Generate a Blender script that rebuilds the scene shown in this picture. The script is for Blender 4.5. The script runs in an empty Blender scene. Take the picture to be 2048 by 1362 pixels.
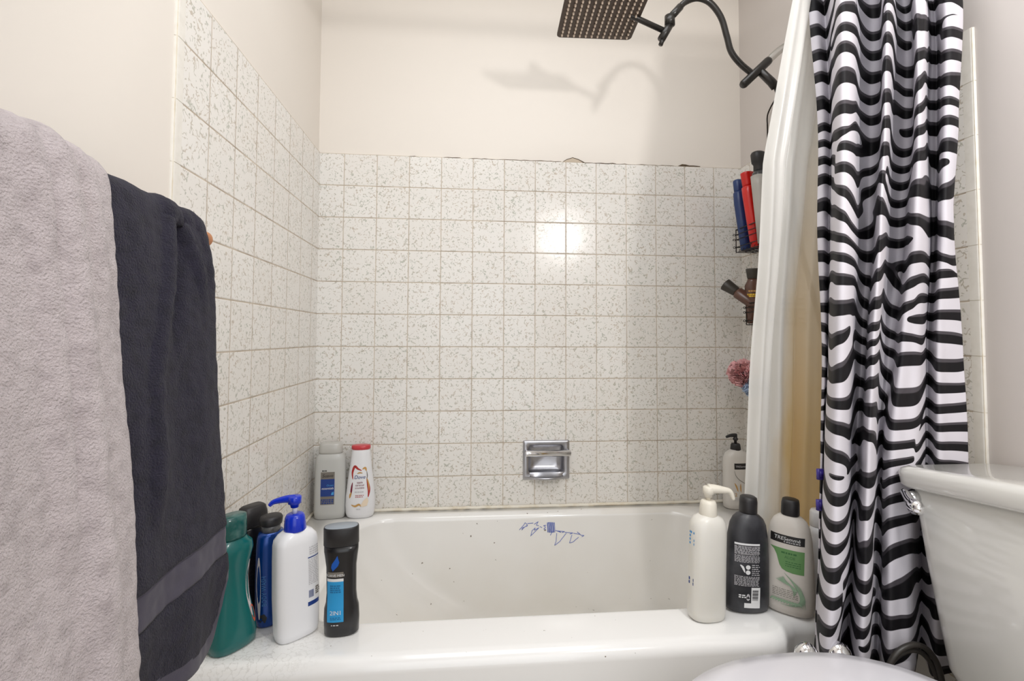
import bpy, bmesh, math, random
from mathutils import Vector, Matrix, noise
random.seed(7)
PI = math.pi
sc = bpy.context.scene
COL = sc.collection

# ------------------------------------------------------------------ helpers
def s2l(c):
    c /= 255.0
    return c / 12.92 if c <= 0.04045 else ((c + 0.055) / 1.055) ** 2.4
def rgb(r, g, b): return (s2l(r), s2l(g), s2l(b), 1.0)

def mat(name, col, rough=0.5, metal=0.0, coat=0.0, trans=0.0, bump=None, vary=None, sheen=0.0, emit=None, subsurf=0.0):
    m = bpy.data.materials.new(name); m.use_nodes = True
    nt = m.node_tree; b = nt.nodes['Principled BSDF']
    b.inputs['Base Color'].default_value = col
    b.inputs['Roughness'].default_value = rough
    b.inputs['Metallic'].default_value = metal
    b.inputs['Coat Weight'].default_value = coat
    b.inputs['Transmission Weight'].default_value = trans
    b.inputs['Sheen Weight'].default_value = sheen
    if subsurf:
        b.inputs['Subsurface Weight'].default_value = subsurf
        b.inputs['Subsurface Radius'].default_value = (0.01, 0.009, 0.007)
    if emit:
        b.inputs['Emission Color'].default_value = col
        b.inputs['Emission Strength'].default_value = emit
    tc = nt.nodes.new('ShaderNodeTexCoord')
    if vary:                       # (scale, amount, other colour): soft mottling
        n = nt.nodes.new('ShaderNodeTexNoise'); n.inputs['Scale'].default_value = vary[0]; n.inputs['Detail'].default_value = 5
        nt.links.new(tc.outputs['Object'], n.inputs['Vector'])
        r = nt.nodes.new('ShaderNodeMapRange'); r.inputs['From Min'].default_value = 0.45; r.inputs['From Max'].default_value = 0.75
        r.inputs['To Max'].default_value = vary[1]
        nt.links.new(n.outputs['Fac'], r.inputs['Value'])
        mx = nt.nodes.new('ShaderNodeMix'); mx.data_type = 'RGBA'
        mx.inputs['A'].default_value = col; mx.inputs['B'].default_value = vary[2]
        nt.links.new(r.outputs['Result'], mx.inputs['Factor']); nt.links.new(mx.outputs['Result'], b.inputs['Base Color'])
    if bump:                       # (scale, strength, distance)
        n = nt.nodes.new('ShaderNodeTexNoise'); n.inputs['Scale'].default_value = bump[0]; n.inputs['Detail'].default_value = 4
        nt.links.new(tc.outputs['Object'], n.inputs['Vector'])
        bp = nt.nodes.new('ShaderNodeBump'); bp.inputs['Strength'].default_value = bump[1]; bp.inputs['Distance'].default_value = bump[2]
        nt.links.new(n.outputs['Fac'], bp.inputs['Height']); nt.links.new(bp.outputs['Normal'], b.inputs['Normal'])
    return m

class B:
    """collects geometry for ONE mesh"""
    def __init__(s): s.v = []; s.f = []; s.mi = []; s.uv = {}; s.sm = []
    def add(s, vs, fs, mi=0, smooth=True, uvs=None):
        o = len(s.v); s.v += [tuple(p) for p in vs]
        for f in fs:
            s.f.append(tuple(i + o for i in f)); s.mi.append(mi); s.sm.append(smooth)
        if uvs:
            for i, u in enumerate(uvs): s.uv[o + i] = u
        return o
    def loft(s, rings, mi=0, close=True, cap0=True, cap1=True, smooth=True):
        n = len(rings[0]); vs = [p for r in rings for p in r]; fs = []
        for i in range(len(rings) - 1):
            for j in range(n if close else n - 1):
                k = (j + 1) % n
                fs.append((i*n + j, i*n + k, (i+1)*n + k, (i+1)*n + j))
        if cap0: fs.append(tuple(range(n - 1, -1, -1)))
        if cap1: fs.append(tuple((len(rings)-1)*n + j for j in range(n)))
        return s.add(vs, fs, mi, smooth)
    def box(s, x0, x1, y0, y1, z0, z1, mi=0, smooth=False):
        vs = [(x0,y0,z0),(x1,y0,z0),(x1,y1,z0),(x0,y1,z0),(x0,y0,z1),(x1,y0,z1),(x1,y1,z1),(x0,y1,z1)]
        s.add(vs, [(0,3,2,1),(4,5,6,7),(0,1,5,4),(1,2,6,5),(2,3,7,6),(3,0,4,7)], mi, smooth)
    def tube(s, pts, r, seg=10, mi=0, caps=True):
        pts = [Vector(p) for p in pts]; rr = r if isinstance(r, (list, tuple)) else [r] * len(pts)
        rings = []; up = None
        for i, p in enumerate(pts):
            a = pts[max(i - 1, 0)]; b = pts[min(i + 1, len(pts) - 1)]
            t = (b - a).normalized()
            if up is None:
                up = Vector((0, 0, 1)) if abs(t.z) < 0.9 else Vector((1, 0, 0))
            n = (up - t * up.dot(t))
            n = n.normalized() if n.length > 1e-6 else t.orthogonal().normalized()
            up = n; c = t.cross(n)
            rings.append([p + (n * math.cos(2*PI*k/seg) + c * math.sin(2*PI*k/seg)) * rr[i] for k in range(seg)])
        s.loft(rings, mi, True, caps, caps)
    def ball(s, c, r, seg=24, rings=14, mi=0, sc=(1,1,1)):
        R = []
        for i in range(rings + 1):
            a = -PI/2 + PI * i / rings; rad = max(math.cos(a), 0.001)
            R.append([(c[0] + r*sc[0]*rad*math.cos(2*PI*k/seg), c[1] + r*sc[1]*rad*math.sin(2*PI*k/seg), c[2] + r*sc[2]*math.sin(a)) for k in range(seg)])
        s.loft(R, mi)
    def build(s, name, mats, parent=None, loc=None, rot=None):
        me = bpy.data.meshes.new(name); me.from_pydata(s.v, [], s.f)
        if not isinstance(mats, (list, tuple)): mats = [mats]
        for m in mats: me.materials.append(m)
        me.polygons.foreach_set('material_index', s.mi); me.polygons.foreach_set('use_smooth', s.sm)
        if s.uv:
            ul = me.uv_layers.new(name='UVMap')
            for l in me.loops: ul.data[l.index].uv = s.uv.get(l.vertex_index, (0, 0))
        me.update()
        o = bpy.data.objects.new(name, me); COL.objects.link(o)
        if parent: o.parent = parent
        if loc: o.location = loc
        if rot: o.rotation_euler = rot
        return o

def thing(name, label, cat, loc=(0,0,0), rot=(0,0,0), group=None):
    o = bpy.data.objects.new(name, None); COL.objects.link(o)
    o.location = loc; o.rotation_euler = rot; o.empty_display_size = 0.02
    o['label'] = label; o['category'] = cat
    if group: o['group'] = group
    return o
def tag(o, label, cat, group=None):
    o['label'] = label; o['category'] = cat
    if group: o['group'] = group
    return o
def struct(o): o['kind'] = 'structure'; return o

def catmull(P, n):
    out = []
    for i in range(len(P) - 1):
        p0 = P[max(i-1, 0)]; p1 = P[i]; p2 = P[i+1]; p3 = P[min(i+2, len(P)-1)]
        for k in range(n):
            t = k / n
            out.append(tuple(0.5*((2*b) + (-a + c)*t + (2*a - 5*b + 4*c - d)*t*t + (-a + 3*b - 3*c + d)*t**3) for a, b, c, d in zip(p0, p1, p2, p3)))
    out.append(tuple(P[-1])); return out
def lerp_tab(tab, x):
    if x <= tab[0][0]: return tab[0][1]
    for (a, va), (b, vb) in zip(tab, tab[1:]):
        if x <= b:
            t = (x - a) / (b - a); return va + (vb - va) * t
    return tab[-1][1]
def srect(cx, cy, hx, hy, n, e, z):
    """superellipse ring"""
    out = []
    for k in range(n):
        a = 2*PI*k/n; c = math.cos(a); s = math.sin(a)
        out.append((cx + hx*math.copysign(abs(c)**(2/e), c), cy + hy*math.copysign(abs(s)**(2/e), s), z))
    return out
def rrect(x0, x1, y0, y1, r, z, n=6):
    out = []
    for cx, cy, a0 in ((x1-r, y0+r, -PI/2), (x1-r, y1-r, 0), (x0+r, y1-r, PI/2), (x0+r, y0+r, PI)):
        for k in range(n + 1):
            a = a0 + PI/2*k/n; out.append((cx + r*math.cos(a), cy + r*math.sin(a), z))
    return out

# ------------------------------------------------------------------ constants of the place (metres; X along the back wall, Y towards it, Z up)
W = 1.4976; RIM = 0.41; TT = 1.615; P = 0.10954; CEIL = 2.42; YB = -2.5

# ------------------------------------------------------------------ materials
M = {}
def tile_material():
    m = bpy.data.materials.new('speckled_tile'); m.use_nodes = True
    nt = m.node_tree; N = nt.nodes; L = nt.links; b = N['Principled BSDF']
    uv = N.new('ShaderNodeUVMap'); uv.uv_map = 'UVMap'
    sep = N.new('ShaderNodeSeparateXYZ'); L.new(uv.outputs['UV'], sep.inputs[0])
    def math_(op, a, b_=None, c=None):
        n = N.new('ShaderNodeMath'); n.operation = op
        for i, x in enumerate((a, b_, c)):
            if x is None: continue
            if isinstance(x, (int, float)): n.inputs[i].default_value = x
            else: L.new(x, n.inputs[i])
        return n.outputs[0]
    def edge(x):
        f = math_('FRACT', x); return math_('MINIMUM', f, math_('SUBTRACT', 1.0, f))
    eu = edge(sep.outputs[0]); ev = edge(sep.outputs[1])
    fl = N.new('ShaderNodeVectorMath'); fl.operation = 'FLOOR'; L.new(uv.outputs['UV'], fl.inputs[0])
    wn = N.new('ShaderNodeTexWhiteNoise'); wn.noise_dimensions = '2D'; L.new(fl.outputs[0], wn.inputs['Vector'])
    seed = math_('MULTIPLY', wn.outputs['Value'], 40.0)
    def noise_(scale, detail, off):
        n = N.new('ShaderNodeTexNoise'); n.noise_dimensions = '4D'; n.inputs['Scale'].default_value = scale
        n.inputs['Detail'].default_value = detail
        L.new(uv.outputs['UV'], n.inputs['Vector']); L.new(math_('ADD', seed, off), n.inputs['W']); return n.outputs['Fac']
    def rng(x, a, b_, lo=0.0, hi=1.0):
        n = N.new('ShaderNodeMapRange'); n.inputs['From Min'].default_value = a; n.inputs['From Max'].default_value = b_
        n.inputs['To Min'].default_value = lo; n.inputs['To Max'].default_value = hi
        L.new(x, n.inputs['Value']); return n.outputs['Result']
    n1 = noise_(7.5, 1.2, 0); line = rng(math_('ABSOLUTE', math_('SUBTRACT', n1, 0.5)), 0.012, 0.035, 1, 0)
    msk = rng(noise_(9, 0.0, 7), 0.49, 0.55)
    worm = math_('MULTIPLY', line, msk)
    n2 = noise_(17, 0.0, 13); dots = rng(n2, 0.68, 0.72)
    fleck = math_('MAXIMUM', worm, dots)
    tone = rng(noise_(3.5, 1.0, 21), 0.4, 0.62)
    def mix(f, a, c):
        n = N.new('ShaderNodeMix'); n.data_type = 'RGBA'
        for k, x in (('A', a), ('B', c)):
            if isinstance(x, tuple): n.inputs[k].default_value = x
            else: L.new(x, n.inputs[k])
        if isinstance(f, float): n.inputs['Factor'].default_value = f
        else: L.new(f, n.inputs['Factor'])
        return n.outputs['Result']
    base = mix(wn.outputs['Value'], rgb(233,230,225), rgb(229,225,219))
    fcol = mix(tone, rgb(150,154,138), rgb(170,152,130))
    col = mix(math_('MULTIPLY', fleck, 0.62), base, fcol)
    # grout: horizontals darker than the verticals, a little uneven
    gn = N.new('ShaderNodeTexNoise'); gn.inputs['Scale'].default_value = 1.7; gn.inputs['Detail'].default_value = 6; L.new(uv.outputs['UV'], gn.inputs['Vector'])
    gd = rng(gn.outputs['Fac'], 0.35, 0.68)
    gv = mix(gd, rgb(206,194,178), rgb(172,156,138)); gh = mix(gd, rgb(200,186,168), rgb(158,142,122))
    fu = rng(eu, 0.011, 0.019, 1, 0); fv = rng(ev, 0.011, 0.018, 1, 0)
    col = mix(math_('MULTIPLY', fu, 0.8), col, gv); col = mix(math_('MULTIPLY', fv, 0.9), col, gh)
    L.new(col, b.inputs['Base Color'])
    joint = math_('MAXIMUM', rng(eu, 0.008, 0.03, 1, 0), rng(ev, 0.008, 0.03, 1, 0))
    wob = noise_(2.2, 1.0, 33)
    h = math_('ADD', math_('MULTIPLY', joint, -1.0), math_('MULTIPLY', wob, 0.9))
    bp = N.new('ShaderNodeBump'); bp.inputs['Strength'].default_value = 0.35; bp.inputs['Distance'].default_value = 0.0016
    L.new(h, bp.inputs['Height']); L.new(bp.outputs['Normal'], b.inputs['Normal'])
    L.new(rng(joint, 0, 1, 0.22, 0.7), b.inputs['Roughness'])
    b.inputs['Specular IOR Level'].default_value = 0.5
    return m
def zebra_material():
    m = bpy.data.materials.new('zebra_print_fabric'); m.use_nodes = True
    nt = m.node_tree; N = nt.nodes; L = nt.links; b = N['Principled BSDF']
    uv = N.new('ShaderNodeUVMap'); uv.uv_map = 'UVMap'
    sep = N.new('ShaderNodeSeparateXYZ'); L.new(uv.outputs['UV'], sep.inputs[0])
    def math_(op, a, b_=None):
        n = N.new('ShaderNodeMath'); n.operation = op
        for i, x in enumerate((a, b_)):
            if x is None: continue
            if isinstance(x, (int, float)): n.inputs[i].default_value = x
            else: L.new(x, n.inputs[i])
        return n.outputs[0]
    def noise_(scale, off, sx=1.0):
        mp = N.new('ShaderNodeMapping'); mp.inputs['Scale'].default_value = (sx, 1, 1); mp.inputs['Location'].default_value = (off, off*0.37, 0)
        L.new(uv.outputs['UV'], mp.inputs['Vector'])
        n = N.new('ShaderNodeTexNoise'); n.noise_dimensions = '2D'; n.inputs['Scale'].default_value = scale; n.inputs['Detail'].default_value = 0.6
        L.new(mp.outputs[0], n.inputs['Vector']); return math_('SUBTRACT', n.outputs['Fac'], 0.5)
    ph = math_('DIVIDE', math_('ARCTAN2', noise_(5.5, 3.1, 0.9), noise_(5.5, 11.7, 0.9)), 2*PI)
    warp = math_('MULTIPLY', noise_(4.5, 5.0, 1.0), 2.3)
    t = math_('ADD', math_('ADD', math_('MULTIPLY', sep.outputs[1], 21.0), ph), warp)
    fr = math_('FRACT', t)
    wid = math_('MULTIPLY', noise_(9.0, 23.0, 0.6), 0.5)
    fr = math_('ADD', fr, math_('MULTIPLY', wid, math_('MULTIPLY', fr, math_('SUBTRACT', 1.0, fr))))
    cr = N.new('ShaderNodeValToRGB'); cr.color_ramp.interpolation = 'LINEAR'
    e = cr.color_ramp.elements
    white = rgb(214,210,217); grey = rgb(74,70,75); black = rgb(15,13,17)
    e[0].position = 0.0; e[0].color = black; e[1].position = 1.0; e[1].color = black
    for p, c in ((0.34, black), (0.37, grey), (0.475, grey), (0.49, white), (0.985, white)):
        x = e.new(p); x.color = c
    L.new(fr, cr.inputs[0]); L.new(cr.outputs[0], b.inputs['Base Color'])
    b.inputs['Roughness'].default_value = 0.6; b.inputs['Specular IOR Level'].default_value = 0.3
    wv = N.new('ShaderNodeTexNoise'); wv.inputs['Scale'].default_value = 18; wv.inputs['Detail'].default_value = 3; L.new(uv.outputs['UV'], wv.inputs['Vector'])
    bp = N.new('ShaderNodeBump'); bp.inputs['Strength'].default_value = 0.25; bp.inputs['Distance'].default_value = 0.004
    L.new(wv.outputs['Fac'], bp.inputs['Height']); L.new(bp.outputs['Normal'], b.inputs['Normal'])
    return m
def liner_material():
    m = bpy.data.materials.new('cloudy_vinyl'); m.use_nodes = True
    nt = m.node_tree; N = nt.nodes; L = nt.links; N.remove(N['Principled BSDF']); out = N['Material Output']
    uv = N.new('ShaderNodeUVMap'); uv.uv_map = 'UVMap'
    sep = N.new('ShaderNodeSeparateXYZ'); L.new(uv.outputs['UV'], sep.inputs[0])
    n = N.new('ShaderNodeTexNoise'); n.inputs['Scale'].default_value = 6; n.inputs['Detail'].default_value = 4
    mp = N.new('ShaderNodeMapping'); mp.inputs['Scale'].default_value = (2.0, 0.5, 1); L.new(uv.outputs['UV'], mp.inputs['Vector']); L.new(mp.outputs[0], n.inputs['Vector'])
    # soap-scum stain: along the wet lower part of the sheet, stronger away from its leading edge
    def math_(op, a, b_):
        k = N.new('ShaderNodeMath'); k.operation = op
        for i, x in enumerate((a, b_)):
            if isinstance(x, (int, float)): k.inputs[i].default_value = x
            else: L.new(x, k.inputs[i])
        return k.outputs[0]
    st = math_('SUBTRACT', sep.outputs[0], math_('ADD', math_('MULTIPLY', sep.outputs[1], 0.06), 0.035))
    st = math_('ADD', st, math_('MULTIPLY', math_('SUBTRACT', n.outputs['Fac'], 0.5), 0.10))
    r = N.new('ShaderNodeMapRange'); r.inputs['From Min'].default_value = -0.012; r.inputs['From Max'].default_value = 0.03; L.new(st, r.inputs['Value'])
    rz = N.new('ShaderNodeMapRange'); rz.inputs['From Min'].default_value = 1.50; rz.inputs['From Max'].default_value = 0.75; L.new(sep.outputs[1], rz.inputs['Value'])
    rm = math_('MULTIPLY', r.outputs['Result'], rz.outputs['Result'])
    mx = N.new('ShaderNodeMix'); mx.data_type = 'RGBA'; mx.inputs['A'].default_value = rgb(247,246,242); mx.inputs['B'].default_value = rgb(228,196,132)
    L.new(rm, mx.inputs['Factor'])
    d = N.new('ShaderNodeBsdfDiffuse'); t = N.new('ShaderNodeBsdfTranslucent'); g = N.new('ShaderNodeBsdfGlossy'); g.inputs['Roughness'].default_value = 0.3
    tr = N.new('ShaderNodeBsdfTransparent')
    L.new(mx.outputs['Result'], d.inputs['Color']); L.new(mx.outputs['Result'], t.inputs['Color'])
    m1 = N.new('ShaderNodeMixShader'); m1.inputs[0].default_value = 0.42; L.new(d.outputs[0], m1.inputs[1]); L.new(t.outputs[0], m1.inputs[2])
    m2 = N.new('ShaderNodeMixShader'); m2.inputs[0].default_value = 0.06; L.new(m1.outputs[0], m2.inputs[1]); L.new(g.outputs[0], m2.inputs[2])
    m3 = N.new('ShaderNodeMixShader'); m3.inputs[0].default_value = 0.10; L.new(m2.outputs[0], m3.inputs[1]); L.new(tr.outputs[0], m3.inputs[2])
    L.new(m3.outputs[0], out.inputs['Surface'])
    return m
def enamel_material():
    m = mat('tub_enamel', rgb(232,229,222), 0.16, coat=0.3)
    nt = m.node_tree; N = nt.nodes; L = nt.links; b = N['Principled BSDF']
    tc = N.new('ShaderNodeTexCoord')
    n = N.new('ShaderNodeTexNoise'); n.inputs['Scale'].default_value = 4; n.inputs['Detail'].default_value = 6; L.new(tc.outputs['Object'], n.inputs['Vector'])
    at = N.new('ShaderNodeAttribute'); at.attribute_name = 'wear'
    r = N.new('ShaderNodeMapRange'); r.inputs['From Min'].default_value = 0.35; r.inputs['From Max'].default_value = 0.7; L.new(n.outputs['Fac'], r.inputs['Value'])
    mu = N.new('ShaderNodeMath'); mu.operation = 'MULTIPLY_ADD'; L.new(r.outputs['Result'], mu.inputs[0]); mu.inputs[1].default_value = 0.5; mu.inputs[2].default_value = 0.5
    mu2 = N.new('ShaderNodeMath'); mu2.operation = 'MULTIPLY'; L.new(mu.outputs[0], mu2.inputs[0]); L.new(at.outputs['Fac'], mu2.inputs[1])
    mx = N.new('ShaderNodeMix'); mx.data_type = 'RGBA'; mx.inputs['A'].default_value = rgb(243,242,240); mx.inputs['B'].default_value = rgb(230,226,218)
    L.new(mu2.outputs[0], mx.inputs['Factor'])
    # small chips and specks
    v = N.new('ShaderNodeTexNoise'); v.inputs['Scale'].default_value = 70; v.inputs['Detail'].default_value = 3; L.new(tc.outputs['Object'], v.inputs['Vector'])
    r2 = N.new('ShaderNodeMapRange'); r2.inputs['From Min'].default_value = 0.74; r2.inputs['From Max'].default_value = 0.77; L.new(v.outputs['Fac'], r2.inputs['Value'])
    mx2 = N.new('ShaderNodeMix'); mx2.data_type = 'RGBA'; mx2.inputs['B'].default_value = rgb(120,108,92)
    L.new(mx.outputs['Result'], mx2.inputs['A']); L.new(r2.outputs['Result'], mx2.inputs['Factor'])
    # scratchy dirt around the corner where bottles stand
    v3 = N.new('ShaderNodeTexNoise'); v3.inputs['Scale'].default_value = 75; v3.inputs['Detail'].default_value = 4; L.new(tc.outputs['Object'], v3.inputs['Vector'])
    ab = N.new('ShaderNodeMath'); ab.operation = 'SUBTRACT'; L.new(v3.outputs['Fac'], ab.inputs[0]); ab.inputs[1].default_value = 0.5
    ab2 = N.new('ShaderNodeMath'); ab2.operation = 'ABSOLUTE'; L.new(ab.outputs[0], ab2.inputs[0])
    r3 = N.new('ShaderNodeMapRange'); r3.inputs['From Min'].default_value = 0.008; r3.inputs['From Max'].default_value = 0.03; r3.inputs['To Min'].default_value = 1; r3.inputs['To Max'].default_value = 0
    L.new(ab2.outputs[0], r3.inputs['Value'])
    at2 = N.new('ShaderNodeAttribute'); at2.attribute_name = 'dirt'
    m3 = N.new('ShaderNodeMath'); m3.operation = 'MULTIPLY'; L.new(r3.outputs['Result'], m3.inputs[0]); L.new(at2.outputs['Fac'], m3.inputs[1])
    mx3 = N.new('ShaderNodeMix'); mx3.data_type = 'RGBA'; mx3.inputs['B'].default_value = rgb(140,132,118)
    L.new(mx2.outputs['Result'], mx3.inputs['A']); L.new(m3.outputs[0], mx3.inputs['Factor'])
    L.new(mx3.outputs['Result'], b.inputs['Base Color'])
    return m

M['tile'] = tile_material(); M['zebra'] = zebra_material(); M['liner'] = liner_material(); M['enamel'] = enamel_material()
M['paint'] = mat('cream_paint', rgb(229,222,213), 0.55, bump=(60, 0.08, 0.002))
M['paint_shaded'] = mat('shaded_wall_paint', rgb(206,199,194), 0.5, bump=(45, 0.10, 0.002))  # right wall's weaker light put into a darker, greyer paint
M['ceil'] = mat('ceiling_paint', rgb(242,240,236), 0.8, bump=(80, 0.1, 0.002))
M['floor'] = mat('floor_vinyl', rgb(176,166,152), 0.4, vary=(6, 0.6, rgb(150,138,122)))
M['trim'] = mat('bullnose_glaze', rgb(230,226,218), 0.2, vary=(60, 0.25, rgb(198,192,178)))
M['caulk'] = mat('old_caulk', rgb(232,226,212), 0.6, vary=(30, 0.8, rgb(210,194,164)))
M['gap'] = mat('dark_crack', rgb(96,80,62), 0.9, vary=(80, 0.8, rgb(60,50,40)))
M['plaster'] = mat('bare_plaster', rgb(196,182,164), 0.9, bump=(200, 0.5, 0.002))
M['chrome'] = mat('chrome', (0.82,0.82,0.84,1), 0.08, 1.0)
M['satin'] = mat('worn_chrome', (0.50,0.50,0.53,1), 0.32, 1.0, vary=(30, 0.6, (0.34,0.34,0.37,1)))
M['steel'] = mat('brushed_pipe', (0.62,0.61,0.58,1), 0.3, 1.0)
M['blackmetal'] = mat('black_shower_metal', rgb(40,37,34), 0.35, 0.3, coat=0.2)
M['headplate'] = mat('bronze_black_plate', rgb(82,70,62), 0.38, 0.35)
M['nozzle'] = mat('rubber_nozzle', rgb(206,188,170), 0.45)
M['wire'] = mat('black_wire', rgb(48,42,38), 0.4, 0.5)
M['toilet'] = mat('toilet_china', rgb(222,220,214), 0.14, coat=0.4)
M['lid'] = mat('toilet_seat_plastic', rgb(216,214,219), 0.22, coat=0.2)
M['wood'] = mat('orange_wood', rgb(190,122,70), 0.45, vary=(40, 0.7, rgb(150,88,44)))
M['white'] = mat('white_plastic', rgb(232,232,234), 0.3, coat=0.1)
M['black'] = mat('black_plastic', rgb(26,25,27), 0.28, coat=0.15)
M['capblack'] = mat('matt_black_cap', rgb(36,34,35), 0.45)
M['blue'] = mat('blue_pump', rgb(14,48,190), 0.25, coat=0.2)
M['rodwhite'] = mat('rod_white', rgb(225,222,216), 0.3)

# ------------------------------------------------------------------ room shell
def quadgrid(b, o, u, v, nu, nv, mi, uvf):
    o, u, v = Vector(o), Vector(u), Vector(v); vs = []; uvs = []
    for j in range(nv + 1):
        for i in range(nu + 1):
            p = o + u * (i / nu) + v * (j / nv); vs.append(p); uvs.append(uvf(p))
    fs = [(j*(nu+1)+i, j*(nu+1)+i+1, (j+1)*(nu+1)+i+1, (j+1)*(nu+1)+i) for j in range(nv) for i in range(nu)]
    b.add(vs, fs, mi, False, uvs)
XO = 0.0808          # first vertical joint on the back wall
b = B()              # back wall: painted wall with a 6 mm proud tile field
hx0, hx1, hz0, hz1 = 0.7165, 0.8395, 0.5225, 0.6205
for bx in ((-0.12, hx0, 0, CEIL), (hx1, W + 0.12, 0, CEIL), (hx0, hx1, 0, hz0), (hx0, hx1, hz1, CEIL)): b.box(bx[0], bx[1], 0.006, 0.12, bx[2], bx[3], 0)
for x0, x1, z0, z1 in ((0, hx0, 0.30, TT), (hx1, W, 0.30, TT), (hx0, hx1, 0.30, hz0), (hx0, hx1, hz1, TT)):
    quadgrid(b, (x0, 0, z0), (x1 - x0, 0, 0), (0, 0, z1 - z0), 1, 1, 1, lambda p: ((p.x - XO) / P, (TT - p.z) / P))
b.add([(0,0,TT),(W,0,TT),(W,0.006,TT+0.001),(0,0.006,TT+0.001)], [(0,1,2,3)], 2, False)
wall_back = struct(b.build('wall_back', [M['paint'], M['tile'], M['caulk']]))
YT = -0.838          # outer edge of both tile returns
def side_wall(name, x, sgn, yoff, paint):
    """sgn=+1: the wall's tiled face looks towards +X"""
    b = B(); back = x - sgn * 0.006
    b.box(min(back, back - sgn*0.12), max(back, back - sgn*0.12), YB, 0.006, 0, CEIL, 0)
    ye = YT + 0.022
    uvf = lambda p: ((-p.y - yoff) / P, (TT - p.z) / P)
    if sgn > 0: quadgrid(b, (x, ye, 0.25), (0, -ye, 0), (0, 0, TT - 0.25), 1, 1, 1, uvf)
    else: quadgrid(b, (x, 0, 0.25), (0, ye, 0), (0, 0, TT - 0.25), 1, 1, 1, uvf)
    b.add([(x,ye,TT),(x,0,TT),(back,0,TT+0.001),(back,ye,TT+0.001)], [(0,1,2,3)], 2, False)
    # bullnose pieces, one per tile row, with a rounded free edge
    r = 0.0055; z1 = TT
    k = 0
    while z1 > 0.0:
        z0 = max(z1 - P + 0.0012, 0.0)
        prof = [(x, ye)] + [(x - sgn*r*(1 - math.cos(a)), YT + r - r*math.sin(a)) for a in [PI/2*i/6 for i in range(7)]] + [(back, YT)]
        rings = [[(px, py, z) for px, py in prof] for z in (z0, z1)]
        b.loft(rings, 2, False, False, False, True)
        n = len(prof)
        b.add([(px, py, z1) for px, py in prof] + [(back, ye, z1)], [tuple(range(n + 1))], 2, False)
        b.add([(px, py, z0) for px, py in prof] + [(back, ye, z0)], [tuple(range(n, -1, -1))], 2, False)
        z1 -= P; k += 1
    b.box(min(back, x - sgn*0.0009), max(back, x - sgn*0.0009), YT + 0.001, ye, 0, TT - 0.001, 3)
    return struct(b.build(name, [paint, M['tile'], M['trim'], M['caulk']]))
wall_left = side_wall('wall_left', 0.0, 1, 0.0687, M['paint'])
wall_right = side_wall('wall_right', W, -1, 0.06, M['paint_shaded'])
b = B(); b.box(-0.12, W + 0.12, YB - 0.12, YB, 0, CEIL); struct(b.build('wall_front', M['paint']))
b = B(); b.box(-0.12, W + 0.12, YB - 0.12, 0.12, -0.1, 0); struct(b.build('floor', M['floor']))
b = B(); b.box(-0.12, W + 0.12, YB - 0.12, 0.12, CEIL, CEIL + 0.1); struct(b.build('ceiling', M['ceil']))
# cracked joint between plaster and tile on the back wall
b = B()
def crack(pts, th, mi):
    up = []; dn = []
    for i, (x, z) in enumerate(pts):
        t = th * (0.4 + 0.9*random.random()) * (0.3 if i in (0, len(pts)-1) else 1)
        up.append((x, z + t)); dn.append((x, z - t*0.6))
    poly = dn + up[::-1]
    front = [(x, -0.0004, z) for x, z in poly]; bk = [(x, 0.006, z) for x, z in poly]
    b.loft([front, bk], mi, True, True, False, False)
def crackrun(x0, x1, z0, th, jit=0.0012, mi=0):
    n = max(3, int((x1 - x0) / 0.012))
    crack([(x0 + (x1-x0)*i/n, z0 + random.uniform(-jit, jit)) for i in range(n + 1)], th, mi)
crackrun(0.300, 0.325, 1.6155, 0.0012); crackrun(0.416, 0.475, 1.6155, 0.0018); crackrun(0.505, 0.60, 1.6145, 0.0012)
crackrun(0.60, 0.83, 1.6150, 0.0010); crackrun(0.905, 1.10, 1.6145, 0.0012); crackrun(1.10, 1.25, 1.6150, 0.0008)
crackrun(1.262, 1.345, 1.6175, 0.0032, 0.002); crackrun(0.95, 1.03, 1.6150, 0.0013)
crack([(0.838,1.6165),(0.850,1.6235),(0.872,1.6315),(0.893,1.6250),(0.915,1.6155)], 0.0015, 0)
front = [(0.838,-0.0003,1.6150),(0.850,-0.0003,1.6222),(0.872,-0.0003,1.6300),(0.892,-0.0003,1.6240),(0.910,-0.0003,1.6150)]
b.loft([front, [(x, 0.006, z) for x, y, z in front]], 1, True, True, False, False)
o = b.build('joint_crack', [M['gap'], M['plaster']], wall_back)

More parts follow.
